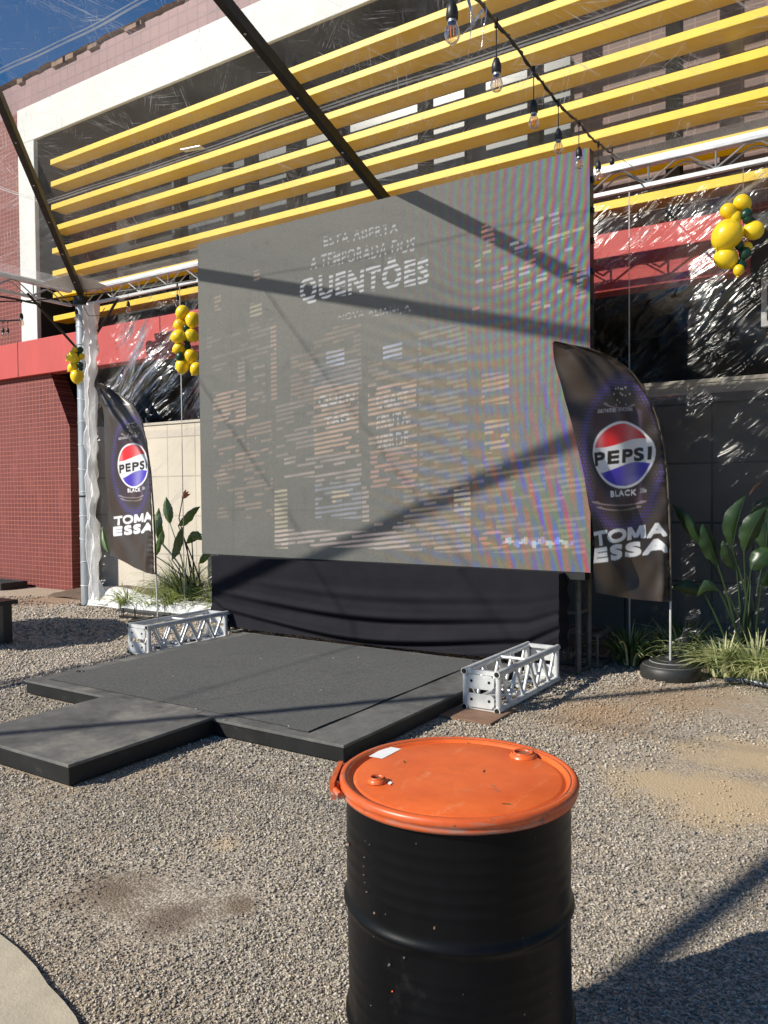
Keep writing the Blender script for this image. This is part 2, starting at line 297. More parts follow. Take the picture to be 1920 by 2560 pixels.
def build(name, mb, m, parent=None, loc=(0, 0, 0), smooth=False, bevel=0, label=None, solid=0):
    l = root_loc(parent) if parent else V(*loc)
    me = bpy.data.meshes.new(name); me.from_pydata([tuple(V(*q)-l) for q in mb.v], [], mb.f); me.update()
    o = bpy.data.objects.new(name, me); COL.objects.link(o); me.materials.append(MT[m] if isinstance(m, str) else m)
    if parent: o.parent = parent
    else: o.location = tuple(l)
    if smooth:
        me.shade_smooth()
        if smooth != True:
            me.set_sharp_from_angle(angle=R(smooth))
    if bevel:
        b = o.modifiers.new('bevel', 'BEVEL'); b.width = bevel; b.segments = 2; b.limit_method = 'ANGLE'
    if solid:
        b = o.modifiers.new('thickness', 'SOLIDIFY'); b.thickness = solid
    if label: o['label'] = label
    return o
def fast_mesh(name, verts, quads, m, parent=None, cols=None, glow=None, loc=(0, 0, 0), smooth=True):
    l = root_loc(parent) if parent else V(*loc)
    verts = np.asarray(verts, np.float32)-l.astype(np.float32); quads = np.asarray(quads, np.int32); k = quads.shape[1]
    me = bpy.data.meshes.new(name); me.vertices.add(len(verts)); me.vertices.foreach_set('co', verts.ravel())
    me.loops.add(quads.size); me.loops.foreach_set('vertex_index', quads.ravel()); me.polygons.add(len(quads))
    me.polygons.foreach_set('loop_start', np.arange(0, quads.size, k, dtype=np.int32)); me.update(calc_edges=True); me.validate()
    for nm, c in (('Col', cols), ('Glow', glow)):
        if c is not None:
            a = me.color_attributes.new(nm, 'FLOAT_COLOR', 'POINT'); a.data.foreach_set('color', np.concatenate([c, np.ones((len(c), 1))], 1).astype(np.float32).ravel())
    o = bpy.data.objects.new(name, me); COL.objects.link(o); me.materials.append(MT[m])
    if parent: o.parent = parent
    else: o.location = tuple(l)
    if smooth: me.shade_smooth()
    return o
def gridquads(nu, nv):
    i, j = np.meshgrid(np.arange(nu), np.arange(nv)); a = j*(nu+1)+i
    return np.stack([a, a+1, a+nu+2, a+nu+1], -1).reshape(-1, 4)
def vnoise(x, y, s, seed=0):                              # smooth value noise for numpy arrays
    r = np.random.default_rng(seed).random((64, 64)); x = np.asarray(x)*s; y = np.asarray(y)*s
    xi = np.floor(x).astype(int); yi = np.floor(y).astype(int); fx = x-xi; fy = y-yi; fx = fx*fx*(3-2*fx); fy = fy*fy*(3-2*fy)
    g = lambda a, b: r[a % 64, b % 64]
    return (g(xi, yi)*(1-fx)+g(xi+1, yi)*fx)*(1-fy)+(g(xi, yi+1)*(1-fx)+g(xi+1, yi+1)*fx)*fy

# a little rasteriser for prints: canvas in metres, colours land in vertex colours
class Canvas:
    def __init__(s, x0, y0, x1, y1, ppm, bgc):
        s.x0, s.y0, s.k = x0, y0, ppm; s.w, s.h = int((x1-x0)*ppm), int((y1-y0)*ppm); s.a = np.zeros((s.h, s.w, 3)); s.a[:] = bgc
        s.X, s.Y = np.meshgrid(x0+(np.arange(s.w)+.5)/ppm, y0+(np.arange(s.h)+.5)/ppm)
    def blend(s, mask, c): 
        mask = np.clip(mask, 0, 1)[..., None]; s.a = s.a*(1-mask)+np.asarray(c)*mask
    def tris(s, T):
        m = np.zeros((s.h, s.w), bool)
        for t in T:
            q = (t-[s.x0, s.y0])*s.k; x0, y0 = np.maximum(np.floor(q.min(0)).astype(int), 0); x1, y1 = np.minimum(np.ceil(q.max(0)).astype(int)+1, [s.w, s.h])
            if x1 <= x0 or y1 <= y0: continue
            X, Y = np.meshgrid(np.arange(x0, x1)+.5, np.arange(y0, y1)+.5); ok = np.ones(X.shape, bool); d = []
            for a, b in ((0, 1), (1, 2), (2, 0)): d.append((q[b][0]-q[a][0])*(Y-q[a][1])-(q[b][1]-q[a][1])*(X-q[a][0]))
            d = np.array(d); m[y0:y1, x0:x1] |= (d >= 0).all(0) | (d <= 0).all(0)
        return m.astype(float)
    def text(s, txt, bl, br, tl, c, bold=.03, alpha=1., gate=None):
        T = text_tris(txt, min(bold, .012)); bl, br, tl = V(*bl), V(*br), V(*tl)
        m = s.tris(bl+T[..., :1]*(br-bl)+T[..., 1:2]*(tl-bl))
        e = np.linalg.norm(tl-bl)*s.k; kx = int(round(bold*e*.45)); ky = int(round(bold*e*.9)); m0 = m
        for dx in range(-kx, kx+1):
            for dy in range(-ky, ky+1): m = np.maximum(m, np.roll(m0, (dy, dx), (0, 1)))
        if gate is not None: m = m*gate
        s.blend(m*alpha, c)
    def blur(s):
        a = np.pad(s.a, ((1, 1), (1, 1), (0, 0)), 'edge'); s.a = (a[:-2, 1:-1]+a[2:, 1:-1]+a[1:-1, :-2]+a[1:-1, 2:]+2*a[1:-1, 1:-1])/6
    def sample(s, x, y):
        u = np.clip((x-s.x0)*s.k-.5, 0, s.w-1.001); v = np.clip((y-s.y0)*s.k-.5, 0, s.h-1.001); i = u.astype(int); j = v.astype(int); fu = (u-i)[:, None]; fv = (v-j)[:, None]
        return (s.a[j, i]*(1-fu)+s.a[j, i+1]*fu)*(1-fv)+(s.a[j+1, i]*(1-fu)+s.a[j+1, i+1]*fu)*fv
def text_tris(txt, bold, bold_gap=.12):                                  # text outline triangles normalised to the unit square
    cu_ = bpy.data.curves.new('t', 'FONT'); cu_.body = txt; cu_.offset = bold; cu_.resolution_u = 4; cu_.space_character = 1.0+bold_gap
    o = bpy.data.objects.new('t', cu_); COL.objects.link(o); bpy.context.view_layer.update()
    me = bpy.data.meshes.new_from_object(o.evaluated_get(bpy.context.evaluated_depsgraph_get())); me.calc_loop_triangles()
    v = np.array([q.co[:2] for q in me.vertices]); t = np.array([q.vertices[:] for q in me.loop_triangles])
    bpy.data.objects.remove(o); bpy.data.curves.remove(cu_); bpy.data.meshes.remove(me)
    v = (v-v.min(0))/(v.max(0)-v.min(0)); return v[t]

# ================================================================ SETTING
g = MB(); g.add([(-150, -60, 0), (150, -60, 0), (150, 220, 0), (-150, 220, 0)], [(0, 1, 2, 3)])
props(build('ground', g, 'ground'), kind='structure')
g = MB(); pts = [atZ(*q) for q in ((-60, 2310), (0, 2350), (45, 2385), (90, 2432), (120, 2478), (160, 2520), (190, 2560), (215, 2620), (60, 2900), (-400, 2900), (-500, 2500))]
n = len(pts); g.add([(q[0], q[1], .0) for q in pts]+[(q[0], q[1], .022) for q in pts], [tuple(range(n, 2*n))]+[(k, (k+1) % n, (k+1) % n+n, k+n) for k in range(n)])
props(build('concrete_slab', g, 'concrete'), kind='structure')
g = MB(); g.grid(lambda u, v: (-11.3+13.3*u, 7.55+1.2*v, .03+.05*vnoise(u*13, v*2, 2, 3)-.05*(v < .01)), 80, 8)
props(build('planting_bed', g, 'wood_soil', smooth=True), kind='structure')

# gravel: loose stones over the yard, thick near the camera
def make_gravel():
    P = []
    for d0, d1, dens, sz in ((1.9, 3.0, 17000, .0050), (3.0, 4.4, 9500, .0060), (4.4, 6.2, 4600, .0078), (6.2, 8.6, 2300, .0105), (8.6, 12.5, 700, .015)):
        n = int(dens*.56*(d1*d1-d0*d0)); d = np.sqrt(rng.random(n)*(d1*d1-d0*d0)+d0*d0); l = (rng.random(n)*1.12-.56)*d
        x = cr[0]*l - math.sin(YAW)*d; y = rgt[1]*l + math.cos(YAW)*d
        P.append(np.stack([x, y, sz*(.5+.95*rng.random(n)**2.2)], 1))
    P = np.concatenate(P); x, y = P[:, 0], P[:, 1]
    on = (x > -5.9) & (x < -2.75) & (y > 3.75) & (y < 6.3) | (x > -4.87) & (x < -3.8) & (y > 2.66) & (y < 3.9) | (y > 7.75)
    dens = np.ones(len(P))
    for px, py, rr, a in ((270, 2230, .30, .75), (430, 2300, .2, .6), (600, 2270, .15, .5), (1790, 1980, .55, .62), (1880, 1900, .5, .6), (1620, 1950, .3, .5), (1500, 1800, .5, .35), (560, 2115, .12, .6), (1700, 1760, .7, .35), (150, 1500, .9, .6), (320, 1500, .5, .8)):
        c = atZ(px, py); dens -= a*np.exp(-((x-c[0])**2+(y-c[1])**2)/rr**2)*(.6+.8*vnoise(x+20, y+20, 6, 5))
    dens -= .5*np.clip((vnoise(x+20, y+20, 1.3, 9)-.55)*5, 0, 1); dens -= .25*(x > -1.2)*(y > 2.2)
    P = P[(rng.random(len(P)) < dens) & ~on]; n = len(P)
    base = V([1,0,0],[-1,0,0],[0,1,0],[0,-1,0],[0,0,1],[0,0,-1])
    F = np.array([(0,2,4),(2,1,4),(1,3,4),(3,0,4),(2,0,5),(1,2,5),(3,1,5),(0,3,5)])
    s = np.stack([P[:, 2]*(.9+.7*rng.random(n)), P[:, 2]*(.6+.4*rng.random(n)), P[:, 2]*(.45+.4*rng.random(n))], 1)
    v = base[None]*(1+.5*(rng.random((n, 6, 1))-.5)) + .35*(rng.random((n, 6, 3))-.5); v = v*s[:, None]
    a, b = rng.random(n)*6.283, (rng.random(n)-.5)*1.3
    cb, sb = np.cos(b)[:, None], np.sin(b)[:, None]; vx, vz = v[..., 0]*cb-v[..., 2]*sb, v[..., 0]*sb+v[..., 2]*cb
    ca, sa = np.cos(a)[:, None], np.sin(a)[:, None]; X = vx*ca-v[..., 1]*sa; Y = vx*sa+v[..., 1]*ca
    v = np.stack([X+P[:, 0:1], Y+P[:, 1:2], vz+(P[:, 2]*(.25+.45*rng.random(n)))[:, None]], -1).reshape(-1, 3)
    f = (F[None]+6*np.arange(n)[:, None, None]).reshape(-1, 3)
    br = .17+.40*rng.random(n)**1.2; warm = rng.random(n); big = rng.random(n) > .985
    c = np.stack([br*(1.04+.10*warm), br*(.96+.0*warm), br*(.90-.20*warm)], 1); c[big] = [.50, .47, .42]
    for px, py, rr, cc in PATCH:                                 # stones lying in dirt and sand take its dust
        q = atZ(px, py); w_ = np.clip(1.25-np.hypot(P[:, 0]-q[0], P[:, 1]-q[1])/rr-.5*(vnoise(P[:, 0]+20, P[:, 1]+20, 5, 31)), 0, .8)[:, None]; c = c*(1-w_)+(V(*cc)*(.75+.5*rng.random((n, 1))))*w_
    o = fast_mesh('gravel', v, f, 'stones', cols=np.repeat(c, 6, 0), smooth=False)
    props(o, 'loose grey and beige crushed stone spread over the yard', 'gravel', kind='stuff')
make_gravel()

# ---------------------------------------------------------------- the building
BY = 8.35
bld = thing('building', (-8, 9, 0), 'red tiled building with white framed facade crossed by long yellow horizontal fins', 'building')
b = MB(); b.box((-22, 8.36, 4.2), (-12.94, 8.7, 8.22)); build('tiled_wall', b, 'tile', bld, label='red tiled wall beside the white frame')
b = MB(); b.box((-22, 8.36, 8.22), (6, 8.7, 8.72)); build('tiled_parapet', b, 'tile_top', bld)
b = MB(); b.grid(lambda u, v: (-22+28*u, 8.30+.45*v, 8.72+.05*vnoise(u*60, 3*v, 3, 4)+.02), 300, 2); 
for k in range(46): x = -22+28*random.random(); b.box((x, 8.31, 8.68), (x+.1+.3*random.random(), 8.359, 8.74+.03*random.random()))
build('coping', b, 'coping', bld)
b = MB(); b.box((-12.94, 8.3, 4.2), (-12.48, 8.38, 7.62)); b.box((-12.94, 8.3, 7.62), (6, 8.36, 8.22)); build('facade_frame', b, 'white_wall', bld, bevel=.01)
b = MB(); b.box((-12.5, 8.37, 7.64), (6, 9.4, 7.8)); b.box((-12.7, 8.385, 4.2), (-12.49, 9.4, 7.64)); build('recess_side', b, 'recess_dark', bld)
b = MB(); b.box((-12.48, 9.4, 4.62), (-3.5, 9.6, 7.64)); build('recess_back', b, 'recess_dark', bld)
b = MB(); b.box((-3.5, 9.38, 4.62), (6, 9.6, 7.64)); build('recess_tiles', b, 'tile_brown', bld)
b = MB(); b.box((-12.48, 9.36, 4.2), (6, 9.6, 4.62)); build('recess_foot', b, 'tile', bld)
zs = [7.21, 6.845, 6.46, 6.10, 5.73, 5.355, 4.99, 4.60]
for i, z in enumerate(zs):
    b = MB(); b.box((-12.1, BY, z-.09), (6, 8.63, z)); build('fin', b, 'yellow_metal', bld, bevel=.006)
for px, py in ((463, 400), (640, 350), (745, 330), (1073, 190), (1348, 330), (1692, 330)):
    x = atY(px, py, 8.82)[0]; b = MB(); b.box((x-.07, 8.64, 4.3), (x+.07, 8.80, 7.6)); build('fin_post', b, 'recess_dark', bld)
edges = []
for a, c in (((745, 785), (789, 780)), ((815, 760), (990, 720)), ((1012, 715), (1095, 690)), ((1120, 680), (1285, 640)), ((1310, 635), (1450, 600))):
    edges.append((atY(a[0]*.5786, a[1]*.5786, 9.35)[0], atY(c[0]*.5786, c[1]*.5786, 9.35)[0]))
for a, c in ((210, 350), (370, 660), (690, 808)): edges.append((atY(960+a*.5786, 330, 9.35)[0], atY(960+c*.5786, 330, 9.35)[0]))
edges.append((atY(1500*.5786, 330, 9.35)[0], atY(960+180*.5786, 330, 9.35)[0]))
for x0, x1 in edges:
    b = MB(); b.box((x0, 9.33, 5.35), (x1, 9.398, 6.75)); w = build('window', b, 'window_glass', bld)
    b = MB(); b.box((x0, 9.31, 5.98), (x1, 9.328, 6.03)); build('window_frame', b, 'dark_steel', w)
# first floor edge: the red fascia, below it the dark shop front and the low tiled and plastered walls
b = MB(); b.box((-22, 8.1, 3.6), (-1.27, 8.34, 4.19)); build('fascia', b, 'fascia_red', bld, bevel=.008)
for x in (-12.75, -9.2, -6.2): b = MB(); b.box((x, 8.096, 3.6), (x+.012, 8.099, 4.19)); build('fascia_joint', b, 'dark_steel', bld)
b = MB(); b.box((-22, 8.34, 3.62), (6, 11, 4.19)); build('floor_slab', b, 'recess_dark', bld)
b = MB(); b.prism([(-22, -.05), (-11.51, -.05), (-11.5, 2.69), (-11.98, 3.6), (-22, 3.6)], 8.2, 8.5); build('tiled_wall', b, 'tile', bld, label='sunlit red mosaic wall at ground level')
b = MB(); b.box((-12.3, 8.8, -.05), (-4.6, 9.1, 2.69)); build('plaster_wall', b, 'stucco', bld)
b = MB(); b.box((-4.6, 8.79, -.05), (6, 9.1, 2.58)); build('shaded_stone_wall', b, 'shaded_stone_panels', bld)
b = MB(); b.box((-4.6, 8.79, 2.58), (6, 9.1, 2.69)); build('lit_wall_band', b, 'beige_wall', bld)  # beige kept where sun clears the screen shade put into the stone
b = MB(); b.box((-12.3, 8.78, 2.69), (6, 9.12, 2.73)); build('wall_sill', b, 'beige_wall', bld)
b = MB(); b.box((-22, 11, 0), (6, 11.2, 4.2)); b.box((-22, 8.7, 8.5), (6, 14, 8.66)); b.box((-22, 14, 0), (6, 14.2, 8.6)); b.box((6, 8.4, 0), (6.2, 14.2, 8.6)); b.box((-22.2, 8.4, 0), (-22, 14.2, 8.6)); build('building_core', b, 'void_dark', bld)
b = MB(); x0 = -1.2; b.box((x0, 8.5, 3.15), (x0+.05, 8.58, 4.15)); b.box((x0+.05, 8.5, 3.15), (x0+1.3, 8.58, 3.2)); wf = build('window_frame', b, 'white_wall', bld)
b = MB(); b.box((x0+.05, 8.53, 3.2), (x0+1.3, 8.55, 4.15)); build('pane', b, 'window_glass', wf)

# ---------------------------------------------------------------- the tent
EZ = 4.446; C0, C1, C2, C3 = V(-9.9, 7.3, EZ), V(.96, 7.3, EZ), V(.96, -4.56, EZ), V(-9.9, -4.56, EZ); AP = V(-4.47, 1.37, 6.65)
tent = thing('marquee', (-4.5, 1.4, 0), 'large clear roofed party tent on galvanised steel columns standing over the yard', 'tent')
for i, c in enumerate((C0, C1, C2, C3)):
    b = MB(); b.tube([(c[0], c[1], 0), (c[0], c[1], 4.40)], .088, 20); col = build('column', b, 'steel', tent, smooth=60)
    if i == 0:
        for k, z in enumerate((.28, .62, .95, 1.28, 1.62, 1.95, 2.3, 2.62, 2.95, 3.35, 3.72, 3.98)):
            t_ = .02*math.sin(k*2.1); b = MB(); b.tube([(c[0]+.0915*math.cos(a), c[1]+.0915*math.sin(a), z+t_*math.cos(a)) for a in np.linspace(0, 6.283, 17)], .005, 5, False); build('cable_tie', b, 'white_steel', col)
        for z, h, r_ in ((0, .012, .15), (1.55, .025, .094), (4.28, .12, .12)): b = MB(); b.tube([(c[0], c[1], z), (c[0], c[1], z+h)], r_, 20); build('column_collar', b, 'dark_steel', col)
mids = [(C0+C1)/2, (C1+C2)/2, (C2+C3)/2+V(-.43, 0, 0), (C3+C0)/2]
for a in (C0, C1, C2, C3, *mids):
    d = (AP-a)/np.linalg.norm(AP-a); b = MB(); b.bar(a+V(0, 0, -.03)+d*.05, AP+V(0, 0, -.03), .07, .10); rf = build('rafter', b, 'dark_steel', tent)
    for t_ in np.arange(.5, 5.5, .7) if a[1] > 7 and a[0] < 0 else ():
        q = a+d*t_+V(0, 0, -.083); b = MB(); b.box(q-V(.008, .008, .006), q+V(.008, .008, .0)); build('rivet', b, 'white_steel', rf)
    
    sd = np.cross(d, V(0, 0, 1)); sd /= np.linalg.norm(sd); b = MB(); b.bar(a+d*.05+sd*.05+V(0, 0, -.02), AP+sd*.05+V(0, 0, -.02), .010, .016); build('rafter_track', b, 'steel', rf)
def eave(p, q, inw):
    inw = V(*inw); L = np.linalg.norm(q-p); d = (q-p)/L
    b = MB(); b.bar(p+d*.09+V(0, 0, .055)-inw*.02, q-d*.09+V(0, 0, .055)-inw*.02, .09, .065); build('eave_beam', b, 'white_steel', tent, bevel=.006)
    b = MB(); b.bar(p+d*.09-V(0, 0, .16), q-d*.09-V(0, 0, .16), .045, .035); build('lower_chord', b, 'white_steel', tent)
    b = MB(); n = int(L/.57); s = (L-.2)/n
    for k in range(n):
        a = p+d*(.1+k*s); e = a+d*s; mid = (a+e)/2
        for off in (inw*.0, -inw*.12):
            b.tube([a-V(0, 0, .14)+off, mid-d*.05+V(0, 0, .01)+off, mid+V(0, 0, .02)+off, mid+d*.07+V(0, 0, .005)+off, e-V(0, 0, .14)+off], .0085, 6)
        b.tube([a-V(0, 0, .14), a+V(0, 0, .02)], .009, 6)
    build('lattice_web', b, 'rod', tent)
eave(C0, C1, (0, -1, 0)); eave(C1, C2, (-1, 0, 0)); eave(C2, C3, (0, 1, 0)); eave(C3+V(-.12, 0, 0), C0+V(-.12, 0, 0), (1, 0, 0))
def roof_pt(a, b_, u, t): e = a+(b_-a)*u; return e+(AP-e)*t+V(0, 0, .045)
def roof_face(a, b_, seed):
    def fn(u, v):
        q = roof_pt(a, b_, u, v*.985); 
        return q - V(0, 0, .03*math.sin(math.pi*v)*math.sin(2*math.pi*u)**2) + V(0, 0, .003*math.sin(u*40+v*13))
    b = MB(); b.grid(lambda u, v: fn(u, .035+v*.965), 64, 24); build('roof_panel', b, 'roof_film', tent, smooth=True)
    b = MB(); b.grid(lambda u, v: fn(u, .0+v*.034), 64, 1); build('roof_hem', b, 'hem_film', tent, smooth=True)
    b = MB()
    for t_ in (.25, .49): b.grid(lambda u, v: fn(u, t_+v*.003)-V(0, 0, .006), 64, 1); b.grid(lambda u, v: fn(u, t_+.0055+v*.002)-V(0, 0, .006), 64, 1)
    build('weld_seam', b, 'seam_film', tent, smooth=True)
for k, (a, c) in enumerate(((C0, C1), (C1, C2), (C2, C3), (C3, C0))): roof_face(a, c, k)
b = MB(); q = [roof_pt(C0, C1, .001, 0), roof_pt(C0, C1, .055, 0), roof_pt(C0, C1, 0, .062), roof_pt(C3, C0, .945, 0)]; q = [k-V(0, 0, .02) for k in q]
b.add(q, [(0, 1, 2), (0, 2, 3)]); build('corner_patch', b, 'white_vinyl', tent)
for e in (V(-9.1, 7.3, 4.29), V(-9.9, 6.45, 4.29)):
    b = MB(); b.tube([V(-9.9, 7.3, 3.58)+(e-V(-9.9, 7.3, 3.58))*.1, e], .018, 8); build('strut', b, 'dark_steel', tent)
b = MB(); b.bar(roof_pt(C0, C1, .29, .26)-V(0, 0, .012), roof_pt(C0, C1, .322, .255)-V(0, 0, .012), .08, .004); build('tape_patch', b, 'hem_film', tent)

# clear side curtain
def curt(u, v):
    x = -9.72+10.7*u; z = .02+4.25*v
    y = 7.36+.05*math.sin(x*5.2+.8*math.sin(z*1.3))*(1-.5*v)+.03*vnoise(x+20, z, 3.1, 2)+.05*(vnoise(x+30+z*.8, z*1.5, 1.4, 8)-.5)
    f_ = min(1, max(0, (z-2.6)/.7)); sd_ = -x*.58+z*.82; y += f_*(.016*math.sin(sd_*17+3*vnoise(x+20, z, 1.3, 21))+.006*math.sin(sd_*41+x*2))
    if v < .08: y -= .25*(1-v/.08)*(.5+.5*vnoise(x+20, 1, 3, 6))
    return (x, y, z+(.03*math.sin(x*9) if v < .05 else 0))
b = MB(); b.grid(curt, 420, 150); o = build('plastic_curtain', b, 'curtain_film', None, (-4.5, 7.36, 0), smooth=True)
props(o, 'crumpled clear plastic side curtain hanging from the tent eave behind the screen', 'curtain')
b = MB()
for x in (-7.9, -2.12, -5.1): b = MB(); b.box((x, 7.29, .1), (x+.012, 7.293, 4.26)); build('weld_seam', b, 'seam_film', o)
b = MB(); b.grid(lambda u, v: (-9.4+10.3*u, 7.29-.02*math.sin(v*6)+.01*math.sin(u*60), 2.34+.10*v+.012*math.sin(u*37)), 120, 5); build('weld_seam', b, 'curtain_film', o)
# white drape gathered beside the column, its foot spread over the ground
def drape(u, v):
    z = .1+4.15*v; nz = vnoise(z*1.7+3, 2., 1.9, 11)-.5; n2 = vnoise(z*3+u*1.5, u*3, 2.3, 12)-.5; w = .17+.10*nz+.06*max(0, z-2.9); return (-9.755+.04*nz+w*u, 7.24-.05*math.sin(u*13+3*nz)+.08*n2, z)
b = MB(); b.grid(drape, 30, 150); b.grid(lambda u, v: (-9.75+3.2*u, 7.18-.10*u+.45*v+.06*math.sin(u*14), .24*math.sin(math.pi*min(v*1.2, 1))**.6*(1-.35*u)*(1+.15*math.sin(u*9))+.015), 60, 12)
b.grid(lambda u, v: (-9.72+.35*u, 7.2+.1*v, .05+.45*(1-u)*v), 8, 6)
o = build('white_drape', b, 'fabric_white', None, (-9.7, 7.25, 0), smooth=True); props(o, 'white fabric drape bunched down beside the left steel column and spread along the bed', 'drape')

# ---------------------------------------------------------------- LED screen and its base
scr = thing('led_screen', (-4.47, 6.6, .9), 'huge grey LED screen with faint washed out advert and rainbow interference bands', 'screen')
SX0, SX1, SZ0, SZ1 = -6.74, -2.207, .905, 4.40
b = MB(); b.box((SX0, 6.504, SZ0), (SX1, 6.60, SZ1)); build('cabinet', b, 'black_plastic', scr)
b = MB(); b.box((-6.5, 6.505, .84), (SX1-.05, 6.62, .9045)); build('bottom_rail', b, 'black_plastic', scr)
for z in np.arange(SZ0+.25, SZ1, .25): b = MB(); b.box((SX1+.001, 6.53, z-.02), (SX1+.018, 6.57, z+.02)); build('latch', b, 'dark_steel', scr)
SW, SH = SX1-SX0, SZ1-SZ0
def led_image():
    cv = Canvas(0, 0, SW, SH, 190, (0, 0, 0)); X, Y = cv.X, cv.Y; u, v = X/SW, Y/SH
    SK = Y-X*.11+.005*((X*62) % 1); line = (SK % .047 < .025).astype(float)             # scan gaps in the bright content
    jag = .8+.2*((X*60+np.floor(Y*43)*.37) % 1 > .4)
    L = lambda px, py: tuple((atY(px, py, 6.5)-V(SX0, 0, SZ0))[[0, 2]])
    z4 = lambda x, y: L(480+x*.6148, 480+y*.6148)
    gl = line*jag; W = (.55, .56, .60)
    cv.text('ESTÁ ABERTA', z4(536, 222), z4(838, 165), z4(536, 172), W, .01, .8, gl)
    cv.text('A TEMPORADA DOS', z4(480, 318), z4(905, 240), z4(482, 262), W, .01, .75, gl)
    cv.text('QUENTÕES', z4(440, 462), z4(960, 385), z4(440, 335), (.62, .63, .68), .028, .95, gl)
    cv.text('NOVA ALIANÇA', z4(595, 530), z4(888, 492), z4(595, 496), W, .0, .6, gl)
    def streaks(x0, y0, x1, y1, c, a, fill=.7, seed=0, gate=None):
        (a0, b1), (a1, b0) = z4(x0, y0), z4(x1, y1); r = vnoise(X*2.2+seed+.02*((X*62) % 1), np.floor(SK/.047)*2.3+40, 3.3, seed)
        m = (X > a0) & (X < a1) & (Y > b0) & (Y < b1) & (r < fill); cv.blend(m*line*a*(.5+.5*vnoise(X, Y, 8, seed)), c)
    O = (.62, .36, .24); P = (.55, .42, .38); B = (.36, .4, .55)
    for q in ((85, 815, 220, 930, O, .7, .68, 1), (920, 560, 1120, 1200, (.42, .40, .36), .3, .62, 31), (100, 1060, 330, 1330, O, .32, .5, 32), (60, 560, 330, 700, P, .2, .4, 33), (495, 560, 690, 800, O, .22, .6, 36), (715, 690, 915, 790, O, .3, .6, 37), (340, 860, 500, 1080, P, .3, .5, 38), (860, 1180, 1130, 1460, (.55, .42, .3), .35, .7, 34), (1140, 1080, 1600, 1480, (.6, .42, .25), .28, .55, 35), (85, 940, 215, 1160, O, .4, .45, 2), (220, 840, 325, 1100, O, .4, .45, 3), (318, 545, 345, 850, O, .5, .8, 4),
              (185, 690, 215, 800, P, .35, .6, 21), (250, 700, 300, 860, P, .3, .5, 22), (400, 660, 500, 860, O, .28, .6, 23),
              (495, 790, 680, 1060, O, .65, .68, 5), (715, 790, 915, 1050, O, .65, .6, 6), (725, 1060, 915, 1200, (.6, .25, .2), .6, .6, 7), (375, 1085, 500, 1160, P, .6, .6, 8),
              (500, 1070, 690, 1180, P, .5, .6, 9), (500, 1180, 690, 1330, B, .5, .7, 10), (570, 1215, 640, 1265, (.7, .5, .2), .6, .7, 11), (335, 1210, 390, 1450, (.6, .5, .33), .75, .8, 12),
              (335, 1370, 880, 1455, (.6, .45, .42), .65, .75, 13), (690, 1190, 720, 1340, P, .6, .8, 14), (740, 1340, 1135, 1470, P, .5, .65, 15), (1065, 1210, 1135, 1320, (.6, .5, .33), .7, .8, 16),
              (545, 650, 620, 700, B, .9, .8, 17), (775, 620, 855, 675, B, .9, .8, 18), (90, 420, 118, 480, O, .5, .8, 19), (235, 455, 285, 500, (.6, .5, .3), .5, .8, 20), (250, 320, 275, 375, O, .4, .8, 24),
              (480, 700, 690, 780, B, .28, .8, 25), (1175, 740, 1290, 860, O, .5, .6, 26), (1190, 930, 1290, 1060, (.7, .45, .2), .55, .6, 27)): streaks(*q)
    cv.text('QUEN', z4(515, 880), z4(660, 862), z4(515, 832), W, .04, .8, gl); cv.text('TÃO', z4(540, 950), z4(640, 935), z4(540, 905), W, .04, .8, gl)
    for k, w_ in enumerate(('CRAFT', 'FRUTA', 'VERDE')): cv.text(w_, z4(750, 880+85*k), z4(880, 862+85*k), z4(750, 822+85*k), W, .03, .6, gl)
    r2 = np.random.default_rng(3)
    for k in range(34):                                                # coloured glints among the bands
        x, y = 1140+r2.random()*440, 60+r2.random()*420; c = [(.75, .3, .25), (.7, .6, .15), (.6, .5, .75), (.75, .75, .7), (.75, .35, .15)][k % 5]; w_ = 18+r2.random()*36
        (a0, b1), (a1, b0) = z4(x, y), z4(x+w_, y+14+r2.random()*22); m = (X > a0) & (X < a1) & (Y > b0+(X-a0)*.2-.0) & (Y < b1+(X-a0)*.2); cv.blend(m*line*.42, c)
    (a0, b1), (a1, b0) = z4(1195, 1390), z4(1300, 1435)
    cv.blend((np.abs(np.hypot((X-a0-.1)/.13, (Y-(b0+b1)/2)/.06)-1) < .3)*.45*line, (.75, .22, .2))
    for k in range(26):
        a_, b_ = z4(1270+k*11, 1425-8*math.sin(k)); c = [(.2, .3, .85), (.8, .8, .8), (.2, .7, .8), (.8, .5, .4), (.2, .2, .7)][k % 5]; cv.blend(((np.abs(X-a_) < .016) & (np.abs(Y-b_) < .010+.010*(k % 3)))*.55, c)
    # interference between the lamp grid and the sensor: slow red, green, blue bands, strongest at the right
    A = np.clip((u-.50)/.42, 0, 1)**1.1; low = np.clip((.66-v)/.45, 0, 1)
    px_ = 2*math.pi*(78*u+34*(1-u)**2+(1-v)*(5-26*(1-u))+5*np.sin(v*2.2)*(1-u)*3)      # near vertical stripes, upper right
    rad = np.hypot((u-.80)*1.5, (v-1.02)*1.0); py_ = 2*math.pi*(34*rad)                # nested sagging rings
    px2 = 2*math.pi*(46*u-20*(.66-v)*(1.5-u)-10*(1-u)**2); py2 = 2*math.pi*(26*v+20*u*(.5-v)+9*u*u)
    fringe = np.zeros_like(cv.a)
    for c, ph in enumerate((0, 2.5, 4.4)):
        hi = .62*np.cos(px_+ph)+.34*np.cos(py_+ph*.7)*np.clip(1-abs(v-.72)*2.6, 0, 1)
        lo = .42*np.cos(px2+ph)+.30*np.cos(py2*.8+ph*1.3)+.62*np.cos(px2+ph)*np.cos(py2*.8)
        fringe[..., c] = hi*(1-low)+lo*low*.35
